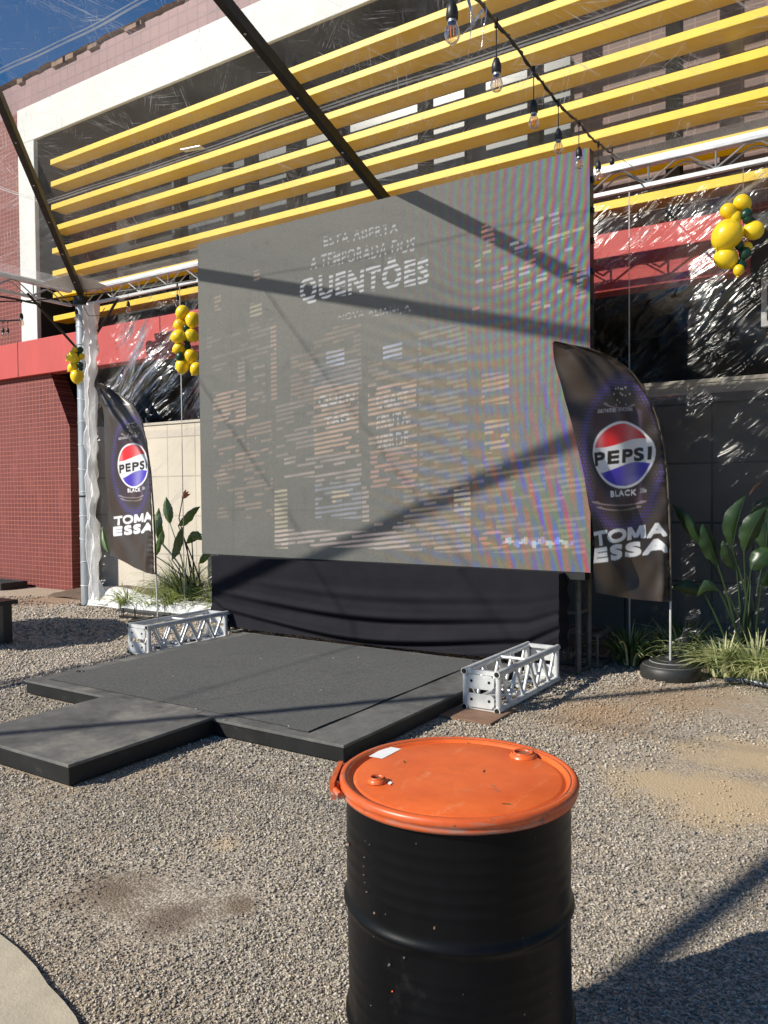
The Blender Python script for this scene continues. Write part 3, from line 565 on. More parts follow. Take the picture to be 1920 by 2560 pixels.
    bq = np.cos(2*math.pi*(19*(u**1.6)*1.15-8*(.66-v)*(1.4-u)))*np.cos(2*math.pi*(15*v+11*u*(.55-v)+4*u*u)); bl, rd_ = np.clip(bq*1.5, 0, 1), np.clip(-bq*1.5, 0, 1)
    blob = (low)[..., None]*(bl[..., None]*V(-.45, -.30, 1.5)+rd_[..., None]*V(1.1, -.25, -.25)+(1-bl-rd_)[..., None]*V(.0, .30, -.1)); fringe = fringe+blob*.62
    zone = np.clip((u-.50)/.15, 0, 1)*np.clip((.92-u)/.1, 0, 1)*np.clip((.70-v)/.15, 0, 1); hb = np.cos(2*math.pi*(30*v+5*u*(1.2-v)*2+3*np.sin(u*3)))
    for c, q in enumerate((.30, .05, -.42)): fringe[..., c] += 0*hb
    bands = (zone*hb)[..., None]*V(.17, .03, -.22)+(zone*.05)[..., None]*V(1, .5, -.3)
    fine = np.cos(2*math.pi*(30*v+8*u*(1-v)+20*(u-.3)**2))                # faint oblique ripples in the middle
    fr = np.clip(fringe*1.2, -1, 1.3)*(A[..., None]**1.3)*(.45+.55*np.clip(u*1.5-.5, 0, 1))[..., None]
    mid = (np.clip(1-abs(u-.62)/.22, 0, 1)*np.clip(1-abs(v-.5)/.6, 0, 1)*.22*fine)[..., None]*V(1, .95, .75)
    cv.warm = np.clip((.55-v)/.5, 0, 1)*np.clip(1-abs(u-.62)/.45, 0, 1)
    return cv, fr*.8+bands, mid
cv, fr, mid = led_image()
NU, NV = 640, 500
gx, gz = np.meshgrid(np.linspace(0, SW, NU+1), np.linspace(0, SH, NV+1)); gx, gz = gx.ravel(), gz.ravel()
content = cv.sample(gx, gz); cv.a = fr; frs = cv.sample(gx, gz); cv.a = np.broadcast_to(mid, fr.shape).copy(); mids_ = cv.sample(gx, gz)
px = rng.random(len(gx))[:, None]*.34+.83
mod = np.random.default_rng(8).random((8, 10)); px = px*(.975+.05*mod[np.minimum((gz/.5).astype(int), 7), np.minimum((gx/.5).astype(int), 9)])[:, None]
seam = (np.minimum(gx % .5, .5-gx % .5) < .0045) | (np.minimum(gz % .5, .5-gz % .5) < .0045); px = px*np.where(seam, .9, 1)[:, None]
base = V(.102, .100, .091)*px*(1+.5*mids_)*(1+1.0*frs); pcol = np.clip(base+.12*content, .012, 1)
glow = np.clip(V(.022, .022, .021)*(1+.4*mids_)+content*.40+np.clip(frs, 0, 1)**1.5*V(.10, .045, .14), 0, 1)
fast_mesh('display_face', np.stack([gx+SX0, np.full(len(gx), 6.50), gz+SZ0], 1), gridquads(NU, NV), 'led_face', scr, pcol, glow, smooth=False)

def truss(name, x0, y0, x1, y1, label, group):
    """square aluminium truss lying on the ground along Y"""
    t = thing(name, ((x0+x1)/2, (y0+y1)/2, 0), label, 'truss', group); r = .025; z0, z1 = .03, .29
    for x in (x0, x1):
        for z in (z0, z1):
            b = MB(); b.tube([(x, y0, z), (x, y1, z)], r, 14); build('chord', b, 'aluminium', t, smooth=60)
    L = y1-y0; n = 4; s = (L-.16)/n
    def brace(p, q): b = MB(); b.tube([p, q], .0135, 10); build('brace', b, 'aluminium', t, smooth=60)
    for x in (x0, x1):
        for k in range(n):
            a, c = y0+.08+k*s, y0+.08+(k+1)*s; m_ = (a+c)/2
            brace((x, a, z1-.02), (x, m_, z0+.02)); brace((x, m_, z0+.02), (x, c, z1-.02))
    for z in (z0, z1):
        for k in range(n): brace((x0 if k % 2 else x1, y0+.08+k*s, z), (x1 if k % 2 else x0, y0+.08+(k+1)*s, z)) if z == z0 or k in () else None
        brace((x0, (y0+y1)/2, z), (x1, (y0+y1)/2, z))
    for y, sg in ((y0, -1), (y1, 1)):
        for z in ((z0, z1)): b = MB(); b.bar((x0+.02, y-sg*.03, z), (x1-.02, y-sg*.03, z), .03, .03); build('end_bar', b, 'aluminium', t)
        for x in (x0, x1): b = MB(); b.tube([(x, y-sg*.03, z0+.02), (x, y-sg*.03, z1-.02)], .022, 10); build('end_bar', b, 'aluminium', t, smooth=60)
        for z, hh in ((z0+.058, .10), (z1-.068, .10)):
            b = MB(); w = (x1-x0)/2-.022; xm = (x0+x1)/2; c = .022
            b.prism([(xm-w+c, z-hh/2), (xm+w-c, z-hh/2), (xm+w, z-hh/2+c), (xm+w, z+hh/2-c), (xm+w-c, z+hh/2), (xm-w+c, z+hh/2), (xm-w, z+hh/2-c), (xm-w, z-hh/2+c)], y+sg*.0, y-sg*.008 if sg < 0 else y-.008)
            pl = build('end_plate', b, 'aluminium', t)
            b = MB()
            for hx in (-.07, .07): b.tube([(xm+hx, y+sg*.0015, z+.005), (xm+hx, y+sg*.0005, z+.005)], .011, 12)
            build('bolt_hole', b, 'dark_steel', pl)
        for x in (x0, x1):
            for z in (z0, z1): b = MB(); b.tube([(x, y+sg*.0012, z), (x, y+sg*.0002, z)], .019, 14); build('tube_mouth', b, 'dark_steel', t)
    return t
truss('truss', -2.69, 5.15, -2.43, 6.33, 'silver square truss lying to the right of the stage, nearer the barrel', 'trusses beside the stage')
truss('truss', -6.46, 5.22, -6.19, 6.33, 'silver square truss lying to the left of the stage', 'trusses beside the stage')
b = MB(); b.box((-2.78, 4.90, .002), (-2.36, 5.35, .018)); props(build('wooden_board', b, 'wood', None, (-2.55, 5.1, 0), bevel=.003), 'thin brown board lying on gravel under the end of the right truss', 'board')
sup = thing('screen_support', (-4.5, 6.9, 0), 'frame of stacked trusses toned dark for shade, carrying the LED screen behind its black skirt', 'support frame')
def lad(p, q, w, nm, n):
    p, q = V(*p), V(*q)
    for o_ in w: b = MB(); b.tube([p+V(*o_), q+V(*o_)], .025, 10); build('chord', b, 'shade_and_chip_grey', sup, smooth=60)
    for k in range(n+1):
        c = p+(q-p)*k/n
        for a, e in zip(w, w[1:]+w[:1]): b = MB(); b.tube([c+V(*a), c+V(*e)], .014, 8); build('brace', b, 'shade_and_chip_grey', sup, smooth=60)
sq = [(0, 0, 0), (0, .27, 0), (-.27, .27, 0), (-.27, 0, 0)]
lad((-2.36, 6.63, .03), (-2.36, 6.63, 4.1), sq, 'tower', 8)
lad((-6.2, 6.63, .03), (-6.2, 6.63, 4.1), sq, 'tower', 8)
lad((-4.3, 6.63, .03), (-4.3, 6.63, 4.1), sq, 'tower', 8)
sq2 = [(0, 0, 0), (0, 0, .27), (-.27, 0, .27), (-.27, 0, 0)]
lad((-2.30, 6.95, .03), (-2.30, 7.3, .03), sq2, 'foot', 1)

def cloth(u, v):                                           # black skirt with slack horizontal folds
    x = -6.45+4.02*u; top = .895; bot = .125+.012*math.sin(u*9)+.15*max(0, (u-.93)/.07)+.12*max(0, (.05-u)/.05); z = top+(bot-top)*v
    s = 1-(2*u-1)**2; ph = v*30-5.5*s*(.3+v)+1.2*u
    a = np.clip((v-.15)/.6, 0, 1)*(.006+.032*v)*(.35+.65*s)
    y = 6.36-a*(math.sin(ph)+.5*math.sin(ph*.53+2*u+1)+.3*math.sin(ph*1.9-3*u)) - .07*max(0, v-.8)
    return (x, y, z)
b = MB(); b.grid(cloth, 150, 170); b.grid(lambda u, v: (-2.43+.01*math.sin(v*20), 6.36+.22*u, .895-.64*v), 4, 20)
b.grid(lambda u, v: (-6.45+4.02*u, 6.36+.14*v, .8951), 60, 2); b.grid(lambda u, v: (-6.45, 6.36+.22*u, .895-.64*v), 4, 20)
o = build('stage_skirt_cloth', b, 'cloth', None, (-4.45, 6.4, .2), smooth=True); props(o, 'black stretch cloth with sagging folds covering the base below the screen', 'cloth cover')

# ---------------------------------------------------------------- stage
st = thing('stage', (-4.3, 5, 0), 'low dark stage platform with grey carpet in front of the screen', 'stage')
b = MB(); b.box((-5.9, 3.75, .098), (-2.75, 6.27, .116)); build('deck', b, 'stage_ply', st, bevel=.003)
b = MB(); b.box((-5.89, 3.76, .012), (-2.76, 6.26, .098)); build('skirt', b, 'stage_skirt', st)
for x, w_ in ((-5.05, .004), (-4.0, .004)):
    b = MB(); b.box((x, 3.752, .1162), (x+w_, 3.86, .1172)); build('deck_joint', b, 'black_rubber', st)
def carp(u, v): x = -5.76+(2.62)*u; return (x, 3.86+2.36*v, .1185+.0035*vnoise(x+10, v*5, 2.2, 5)+(.006*max(0, 1-abs((x+3.9)-(v-.5)*.7)/.03)))
b = MB(); b.grid(carp, 120, 90); build('carpet', b, 'carpet', st, smooth=True)
b = MB(); b.grid(lambda u, v: (-3.25+.17*u, 3.83+2.3*v, .1255+.002*math.sin(v*20)), 2, 40); build('carpet_edge', b, 'carpet', st, solid=.002)
ru = thing('runway', (-4.3, 3.2, 0), 'square dark runway platform joined to the front of the stage', 'stage')
b = MB(); b.box((-4.87, 2.66, .113), (-3.80, 3.745, .131)); build('deck', b, 'stage_ply', ru, bevel=.003)
b = MB(); b.box((-4.86, 2.67, .015), (-3.81, 3.745, .113)); build('skirt', b, 'stage_skirt', ru)
for x, y in ((-3.87, 2.72), (-4.8, 2.72)): b = MB(); b.box((x-.03, y-.03, 0), (x+.03, y+.03, .02)); build('foot', b, 'wood', ru)
for k, (px, py) in enumerate(((434, 1690), (652, 1647), (833, 1645), (896, 1644), (803, 1725), (490, 1772), (722, 1815), (560, 1800))):
    q = atZ(px, py, .124); b = MB(); b.ball(q, .006, .005, .004, n=6, m=4); props(build('pebble', b, 'beige_wall', None, q), 'tiny pale pebbles dropped on the stage carpet', 'pebble', 'pebbles on the stage')
q = atZ(197, 1678, .122); b = MB(); b.ball(q, .035, .02, .008, n=8, m=5); b.ball(q+V(.03, .01, 0), .02, .012, .01, n=8, m=4)
props(build('cloth_scrap', b, 'black_rubber', None, q), 'small black scrap lying at the left edge of the stage', 'scrap')

# ---------------------------------------------------------------- barrel
bar = thing('steel_barrel', (-.96, 1.80, 0), 'black oil drum with a bright orange lid standing on gravel', 'barrel'); BC = (-.96, 1.80, 0)
prof = [(.27, .0), (.285, .006), (.285, .02)]
for z in np.linspace(.03, .835, 200):
    r = .283+.0095*math.exp(-((z-.575)/.013)**2)+.0095*math.exp(-((z-.285)/.013)**2)
    for k in range(5): r += .0011*math.exp(-((z-(.65+.034*k))/.008)**2)+.0007*math.exp(-((z-(.36+.034*k))/.008)**2)
    prof.append((r, z))
prof += [(.281, .845), (.283, .852)]
def dent(b_):
    out = []
    for x, y, z in b_.v:
        dx, dy = x+.96, y-1.8; a = math.atan2(dy, dx); k = 1+.004*math.sin(3*a+z*5)+.003*math.sin(7*a-z*9)*(z > .1); out.append((-.96+dx*k, 1.8+dy*k, z))
    b_.v = out
b = MB(); b.lathe(prof, BC, 128); dent(b); bd = build('body', b, 'black_paint', bar, smooth=True)
a_s = math.atan2(1.3-1.8, -1.2+.96)
b = MB(); b.lathe([(.284, .846), (.293, .843), (.2985, .847), (.300, .853), (.2975, .858), (.3015, .861), (.3035, .868), (.3015, .876), (.295, .8805), (.287, .880), (.2825, .875)], BC, 128); build('clamp_ring', b, 'rim_paint', bar, smooth=True)
b = MB(); b.tube([(-.96+.2828*math.cos(a), 1.80+.2828*math.sin(a), .8755) for a in np.linspace(0, 6.2832, 120)], .0024, 6, False); b.lathe([(.2955, .8435), (.2975, .8445), (.2975, .8465)], BC, 96); build('ring_seal', b, 'rust', bar, smooth=True)
b = MB(); b.lathe([(.2835, .876), (.280, .877), (.2765, .869), (.272, .8655), (.268, .8665), (.264, .8705), (.258, .8715), (.15, .8725), (.0005, .873)], BC, 128); 
b.v = [(x, y, z+(.0022*(vnoise(x*5+9, y*5+9, 1.3, 41)-.5)*2+.0012*(vnoise(x*5+9, y*5+9, 4, 42)-.5))*(math.hypot(x+.96, y-1.8) < .262)) for x, y, z in b.v]; lid = build('lid', b, 'orange_paint', bar, smooth=True)
def on_drum(px, py, rad=.2845):
    v = ray(px, py); o = V(.96, -1.80); d = v[:2]; A_, B_, C_ = d@d, 2*(o@d), o@o-rad*rad; t_ = (-B_-math.sqrt(max(B_*B_-4*A_*C_, 0)))/(2*A_); return EYE+v*t_
rc = random.Random(12)
for x, y, sz, mt in ((408, 1075, 13, 'coping'), (243, 1220, 8, 'coping'), (620, 1215, 4, 'shade_and_chip_grey'), (388, 1598, 7, 'coping'), (450, 1605, 3, 'coping'), (720, 1682, 9, 'coping'), (385, 1727, 5, 'shade_and_chip_grey'), (470, 1885, 9, 'shade_and_chip_grey'), (552, 1845, 7, 'shade_and_chip_grey'), (488, 2032, 5, 'orange_paint'), (370, 2110, 4, 'shade_and_chip_grey'), (1280, 1180, 3, 'shade_and_chip_grey'),
                     (1210, 1735, 3, 'shade_and_chip_grey'), (880, 2050, 4, 'shade_and_chip_grey'), (1365, 2040, 4, 'shade_and_chip_grey'), (1220, 2160, 7, 'coping'), (332, 1290, 4, 'shade_and_chip_grey'), (329, 1340, 4, 'shade_and_chip_grey'), (329, 1387, 5, 'shade_and_chip_grey'), (336, 1430, 4, 'shade_and_chip_grey'), (345, 1482, 6, 'shade_and_chip_grey'), (338, 1200, 3, 'shade_and_chip_grey'), (362, 1220, 4, 'shade_and_chip_grey')):
    m_ = 7; b = MB(); b.add([on_drum(760+.452*(x+sz*rc.uniform(.5, 1.1)*math.cos(k*6.283/m_)), 1560+.452*(y+sz*rc.uniform(.6, 1.3)*math.sin(k*6.283/m_)), .2868+.012*(abs(y-1650) < 60)) for k in range(m_)], [tuple(range(m_))]); build('paint_chip', b, mt, bd)
def bung(q, r, rough):
    b = MB(); b.lathe([(r*1.45, .0), (r*1.38, .003), (r*1.25, .009), (r*1.15, .0095)], q, 32); build('bung_flange', b, 'orange_paint', lid, smooth=True)
    b = MB(); b.lathe([(r*1.1, .005), (r*1.1, .011), (r*.98, .0135), (r*.85, .012), (r*.78, .008)], q, 32); build('bung', b, 'rim_paint', lid, smooth=True)
    b = MB(); b.lathe([(r*.79, .0085), (r*.72, .002), (.0003, .003)], q, 32); build('bung_hole', b, 'rust', lid, smooth=True)
    b = MB(); b.bar(V(*q)+V(-r*.7, 0, .005), V(*q)+V(r*.7, 0, .005), .006, .004); build('bung_bar', b, 'rust', lid)
bung(tuple(atZ(1308, 1890, .873)), .026, 1); bung(tuple(atZ(943, 1954, .873)), .017, 1)
q = [atZ(760+x*.452, 1560+y*.452, .8742) for x, y in ((358, 732), (458, 676), (538, 690), (432, 745))]
b = MB(); b.add(q, [(0, 1, 2, 3)]); build('paper_sticker', b, 'paper', lid)
b = MB(); q = [atZ(760+x*.452, 1560+y*.452, .8742) for x, y in ((462, 880), (478, 868), (489, 878), (474, 890))]; b.add(q, [(0, 1, 2, 3)]); build('paper_scrap', b, 'paper', lid)
for k, (x, y, l, a) in enumerate(((555, 762, .011, 2.4), (905, 655, .012, 2.2), (995, 812, .010, 1.9), (1068, 920, .016, 2.6), (1120, 995, .013, .4), (1045, 895, .010, 2.8))):
    q = atZ(760+x*.452, 1560+y*.452, .8742); d = V(math.cos(a), math.sin(a), 0)*l; b = MB(); b.bar(q-d*.75, q+d*.75, .0025, .0015); build('leaf_bit', b, 'wood' if k % 2 else 'blade_dark', lid)
la = math.atan2(1.62-1.80, -1.235+.96); b = MB()
def on(a, r, z): return V(-.96+r*math.cos(a), 1.80+r*math.sin(a), z)
b.tube([on(la+t_, .312+.004*math.sin(9*t_), .862) for t_ in np.linspace(-.34, .34, 16)], .008, 8)
for t_ in (-.16, .16): b.ball(on(la+t_, .312, .858), .016, .016, .020, n=10, m=8)
b.bar(on(la-.3, .318, .868), on(la+.22, .325, .870), .012, .022); b.bar(on(la-.05, .318, .845), on(la+.2, .320, .842), .012, .012)
build('clamp_lever', b, 'rim_paint', bar, smooth=45)
b = MB(); b.tube([on(la-.1, .322, .853), on(la+.12, .322, .853)], .006, 8); b.tube([on(la+.05, .322, .835), on(la+.05, .322, .875)], .006, 8); build('clamp_bolt', b, 'rust', bar)

# ---------------------------------------------------------------- feather flags
DK = V(.052, .038, .031)
def flag_canvas(kind):
    c = Canvas(-1.15, .5, .1, 3.15, 330, DK); X, Y = c.X, c.Y
    if kind == 'R': gx_, gz_, rx, rz, dz, lx = -.423, 1.879, .281, .277, 0, 0
    else: gx_, gz_, rx, rz, dz, lx = -.45, 1.955, .288, .290, .075, -.03
    c.a *= (1+.12*(vnoise(X+3, Y, 2.5, 3)-.5))[..., None]
    # ring of violet dots fading outwards
    rr = np.hypot((X-gx_)/.36, (Y-gz_+.0)/.60); p = .027; row = np.floor(Y/p); xs = (X+(row % 2)*p/2) % p-p/2; ys = Y % p-p/2
    amp = np.clip(1-abs(rr-1.0)/.20, 0, 1); c.blend((np.hypot(xs, ys) < p*.46*amp)*.75, (.085, .065, .27))
    # the can: faint, darker violet-brown cylinder with light rims
    w = .235; cx_, ct, cb_ = gx_-.03, gz_+.44, gz_-.43; t_ = (X-cx_)/w
    body = (abs(t_) < 1) & (Y < ct-.08+.05*(1-abs(t_)**3)) & (Y > cb_+.03*t_**2)
    c.blend(body*.9, V(.046, .026, .038)); c.blend(body*np.exp(-((t_+.0)/.28)**2)*.35, V(.16, .11, .09)); c.blend(body*np.exp(-((t_-.85)/.1)**2)*.25, (.3, .2, .3))
    for zz, ww, ht in ((ct-.02, .62, .008), (cb_+.05, .97, .006), (cb_+.01, .82, .008)):
        c.blend((abs(np.hypot(t_/ww, (Y-zz)/.035)-1) < .12)*(Y < zz)*.45, (.5, .42, .42))
    rd = np.random.default_rng(2)
    for k in range(14): qx, qy = gx_-.06+rd.random()*.22-.05, gz_+.40+rd.random()*.16; c.blend(np.hypot(X-qx, Y-qy) < .005+rd.random()*.004, (.6, .55, .5))
    # round emblem
    e = np.hypot((X-gx_)/rx, (Y-gz_)/rz); c.blend(e < 1.0, (.78, .78, .80)); ins = e < .925
    c.blend((e > .925)*(e < .95)*.0, (0, 0, 0))
    sx = (X-gx_)/rx; top = gz_+rz*(.36+.10*np.sin(sx*2.6+.2)+.07*sx); bt = gz_+rz*(-.36+.12*np.sin(sx*2.6+.5)+.08*sx)
    c.blend(ins & (Y > top), V(.66, .022, .03)); c.blend(ins & (Y < bt), V(.06, .035, .42)); c.blend(ins & (Y <= top) & (Y >= bt), (.74, .74, .76))
    c.blend(ins*np.exp(-((sx-.25)/.25)**2)*.22, (.8, .8, .8)); c.blend(ins*np.exp(-((sx+.75)/.12)**2)*.22, (.9, .8, .8))
    k = V(.025, .02, .018); y0 = gz_-rz*.25; 
    c.text('PEPSI', (gx_-.262, y0-.02+0), (gx_+.25, y0+.035), (gx_-.262, y0+.082+.0), k, .065)
    Wt = V(.76, .76, .78)
    c.text('BLACK', (gx_-.125, gz_-.345), (gx_+.135, gz_-.331), (gx_-.125, gz_-.298), Wt, .06)
    c.text('350ml', (gx_+.17, gz_-.315), (gx_+.235, gz_-.31), (gx_+.17, gz_-.275), Wt, .0, .8)
    c.text('SABOR INTENSO', (gx_-.235, gz_+.338), (gx_-.072, gz_+.350), (gx_-.235, gz_+.368), Wt, .02, .9)
    c.text('SEM AÇÚCARES', (gx_-.05, gz_+.352), (gx_+.11, gz_+.362), (gx_-.05, gz_+.385), Wt, .0, .8)
    if kind == 'R': t0, t1 = -.705, -.075; s = 1
    else: t0, t1 = -.845, -.075; s = 1
    bl_, br_, tl_ = V(t0, 1.135+dz*.6), V(t1+.02, 1.209+dz*.6), V(t0, 1.242+dz*.6); ex, ey = br_-bl_, tl_-bl_
    def cell(a0, a1): return bl_+ex*a0, bl_+ex*a1, bl_+ex*a0+ey
    for ch, a0, a1 in (('T', 0, .215), ('O', .225, .475), ('A', .77, 1.0)): c.text(ch, *cell(a0, a1), Wt, .07)
    mm = np.array([[(0, 0), (.25, 0), (.25, 1)], [(0, 0), (.25, 1), (0, 1)], [(.75, 0), (1, 0), (1, 1)], [(.75, 0), (1, 1), (.75, 1)], [(.0, 1), (.27, 1), (.62, .12)], [(0, 1), (.62, .12), (.38, .12)], [(1, 1), (.73, 1), (.38, .12)], [(1, 1), (.38, .12), (.62, .12)]], float)
    o_, xr, tp = cell(.495, .755); c.blend(c.tris(o_+mm[..., :1]*(xr-o_)+mm[..., 1:2]*(tp-o_)), Wt)
    c.text('ESSA', (t0, .998+dz*.6), (t1+.05, 1.076+dz*.6), (t0, 1.106+dz*.6), Wt, .08)
    c.blur(); return c
def curve(pts, v):                                          # pts (u, v) sorted high to low
    p = np.array(pts)[::-1]; return np.interp(v, p[:, 1], p[:, 0])
def flag(kind, P0, e, pole, left, botL, botR, label, base):
    root = thing('feather_flag', P0, label, 'flag', 'feather flags beside the screen'); n_ = V(e[1], -e[0], 0)
    if n_[1] > 0: n_ = -n_
    topv = pole[0][1]; nu, nv = 230, 470; S, T = np.meshgrid(np.linspace(0, 1, nu+1), np.linspace(0, 1, nv+1)); S, T = S.ravel(), T.ravel()
    lowest = botL*S+botR*(1-S)-.02*np.sin(np.pi*S); v = lowest+(topv-lowest)*(1-(1-T)**1.0); tt = T
    # S=0 at the pole, S=1 at the free edge; T=0 bottom, 1 tip
    up_, ul = curve(pole, v), curve(left, v); u = up_+(ul-up_)*S
    w = np.clip((v-.6)/2, 0, 1); edge = np.exp(-(S/.10)**2)
    y = .03*np.sin(S*5.5+v*1.6+.6)*(1-edge)+.012*np.sin(S*14+v*4)*S+.0035*edge*np.sin(v*75+4*np.sin(v*7))+.006*np.exp(-(S/.3)**2)*np.sin(v*22+S*25)
    y += .035*np.exp(-((S-.10-.05*np.sin(v*3))/.05)**2)*np.clip(1.25-v, 0, .6)/.6 + .012*np.sin((S*.6+v)*17)*np.clip((v-topv+.75)/.7, 0, 1)
    y += .022*np.sin((S*1.3-v*.9)*9+1.5*np.sin(v*3))*(1-edge)*np.clip((S+.15), 0, 1)+.03*np.exp(-((S-.28-.2*(v-1.5))/.07)**2)*np.clip(v-2.0, 0, .5)
    if kind == 'L': y = y*.55+.03*np.sin(S*3.4+v*1.6)
    P = V(*P0)[None]+e[None]*u[:, None]+n_[None]*y[:, None]; P[:, 2] = v
    cvs = flag_canvas(kind); col_ = cvs.sample(-u+(.02*np.sin(v*9)*np.exp(-(S/.3)**2)), v)
    col_[S < .035] = DK*.5; col_ = np.clip(col_, 0, 1)
    fast_mesh('flag_cloth', P, gridquads(nu, nv), 'flag_print', root, col_)
    b = MB(); vs = np.linspace(pole[-1][1], topv, 50); b.tube([V(P0[0], P0[1], base), V(*P0)+e*curve(pole, vs[0])+V(0, 0, vs[0])], .0095, 8); build('flag_pole', b, 'pole_white', root, smooth=60)
    b = MB(); b.tube([V(*P0)+e*curve(pole, q)+V(0, 0, q) for q in vs], list(np.linspace(.012, .006, 50)), 8); build('pole_sleeve', b, 'sleeve', root, smooth=60)
    return root
eR = V(-.7265, -.6872, 0)
fR = flag('R', V(-1.66, 6.9, 0), eR, [(1.028, 2.789), (.867, 2.773), (.695, 2.739), (.52, 2.677), (.344, 2.56), (.202, 2.381), (.113, 2.168), (.059, 1.936), (.026, 1.67), (.008, 1.336), (0, 1.0), (0, .66)],
     [(1.028, 2.789), (.971, 2.549), (.903, 2.259), (.835, 1.935), (.767, 1.642), (.715, 1.38), (.691, 1.051), (.671, .70)], .755, .655, 'brown feather banner with round soda emblem at the right edge of the screen', .12)
b = MB(); q = (-1.68, 6.98, 0); b.lathe([(.15, .005), (.235, .0), (.245, .02), (.245, .085), (.225, .11), (.17, .135), (.165, .142), (.12, .15), (.115, .157), (.05, .165), (.045, .185), (.012, .187)], q, 48, cap=True)
build('flag_base', b, 'black_rubber', fR, smooth=40)
b = MB(); b.lathe([(.172, .1365), (.166, .143)], q, 48); b.lathe([(.226, .111), (.2245, .1135)], q, 48); build('base_ring', b, 'grey_cable', fR)
fL = flag('L', V(-7.9, 6.85, 0), V(-1, 0, 0), [(1.039, 3.056), (.768, 2.93), (.42, 2.741), (.272, 2.554), (.166, 2.27), (.087, 1.865), (.047, 1.361), (.027, .958), (.021, .58)],
     [(1.039, 3.056), (.973, 2.515), (.936, 1.777), (.927, 1.25), (.932, .70)], .784, .575, 'narrower looking brown feather banner between the left column and the screen', .03)
b = MB(); b.bar((-8.45, 6.72, .025), (-7.5, 6.80, .025), .07, .03); b.bar((-7.95, 6.45, .026), (-7.9, 7.1, .026), .07, .028)
for x, y in ((-8.4, 6.72), (-8.15, 6.70), (-7.6, 6.78), (-8.3, 6.82)): b.tube([(x, y, .03), (x, y, .13)], .008, 6)
build('flag_base', b, 'dark_steel', fL)
b = MB()
for a in (0, 1.57): b.bar(V(-7.9, 6.85, .05)+V(math.cos(a), math.sin(a), 0)*.05, V(-7.9, 6.85, .02)+V(math.cos(a), math.sin(a), 0)*.25, .04, .02)
build('rubber_foot', b, 'black_rubber', fL)
b = MB(); b.box((-8.9, 7.02, .005), (-7.2, 7.12, .05)); props(build('edging_plank', b, 'black_rubber', None, (-8, 7.1, 0), bevel=.005), 'dark plank edging the planting bed behind the left banner', 'plank')

# ---------------------------------------------------------------- balloons
def bunch(cx, cy, D, spec, label, topy):
    """spec: list of (px, py, radius px, colour, lean)"""
    c = atD(cx, cy, D); root = thing('balloon_bunch', c, label, 'balloons', 'balloon bunches hanging round the screen'); r_ = random.Random(int(cx))
    for px, py, rp, colr, lean in spec:
        rad = rp*D/F_PX; q = atD(px, py, D+r_.uniform(-.6, .4)*rad); ax = V(math.sin(lean)*rgt[0], math.sin(lean)*rgt[1], math.cos(lean)); ax /= np.linalg.norm(ax)
        s1 = np.cross(ax, fwd); s1 /= np.linalg.norm(s1); A_ = np.stack([s1, np.cross(ax, s1), ax], 1)
        b = MB(); b.ball(q, rad, rad, rad*1.13, A_, 24, 16, .12); k = q-ax*rad*1.13; b.tube([k+ax*.006, k-ax*.012], [.004, .011], 8)
        build('balloon', b, 'yellow_latex' if colr == 'y' else 'green_latex', root, smooth=True)
    t_ = atD(cx, topy, D); lo = atD(cx, cy+.5*abs(cy-topy)*0+30, D); b = MB(); b.tube([lo, t_], .003, 5); build('string', b, 'grey_cable', root)
z2r = lambda x, y, r, c, l=0: (1440+x*.2893, 300+y*.2893, r*.2893, c, l)
bunch(1858, 560, 6.35, [z2r(1440, 720, 70, 'y', -.9), z2r(1320, 790, 66, 'y', -1.2), z2r(1375, 845, 55, 'y', -.4), z2r(1300, 1000, 125, 'y', .7), z2r(1530, 955, 80, 'y', 1.5), z2r(1300, 1195, 95, 'y', -.9),
     z2r(1475, 1105, 45, 'y', .6), z2r(1405, 1300, 45, 'y', .2), z2r(1470, 815, 47, 'g', 1), z2r(1480, 855, 40, 'g', 0), z2r(1410, 1085, 38, 'g', 0), z2r(1460, 1155, 50, 'g', .5), z2r(1418, 1265, 55, 'g', 0)],
     'bunch of yellow and green balloons hanging at the far right before the plastic curtain', 415)
z3r = lambda x, y, r, c, l=0: (x*.452, 640+y*.452, r*.452, c, l)
bunch(465, 850, 9.75, [z3r(1008, 312, 36, 'y', .8), z3r(1065, 355, 40, 'y', .2), z3r(995, 378, 33, 'y', 1.2), z3r(985, 446, 38, 'y', 1.3), z3r(1062, 442, 36, 'y', -1), z3r(988, 512, 32, 'y', 1.1), z3r(1055, 556, 38, 'y', .3), z3r(1008, 610, 38, 'y', .1), z3r(1085, 625, 34, 'y', .6),
     z3r(1032, 400, 20, 'g', 0), z3r(1035, 470, 20, 'g', 0), z3r(1038, 500, 18, 'g', 0), z3r(997, 558, 24, 'g', .4)], 'yellow balloons with a few green ones partly hidden behind the screen left edge', 745)
bunch(192, 900, 10.6, [z3r(413, 520, 17, 'y', 1.2), z3r(398, 558, 30, 'y', 1), z3r(415, 575, 26, 'y', 0), z3r(452, 556, 17, 'y', .5), z3r(402, 617, 27, 'y', .9), z3r(427, 668, 36, 'y', 0), z3r(445, 520, 16, 'g', 0), z3r(443, 605, 18, 'g', 0), z3r(430, 545, 13, 'g', 0), z3r(448, 625, 12, 'g', 0)],
     'small bunch of yellow and green balloons tied to the left steel column', 860)

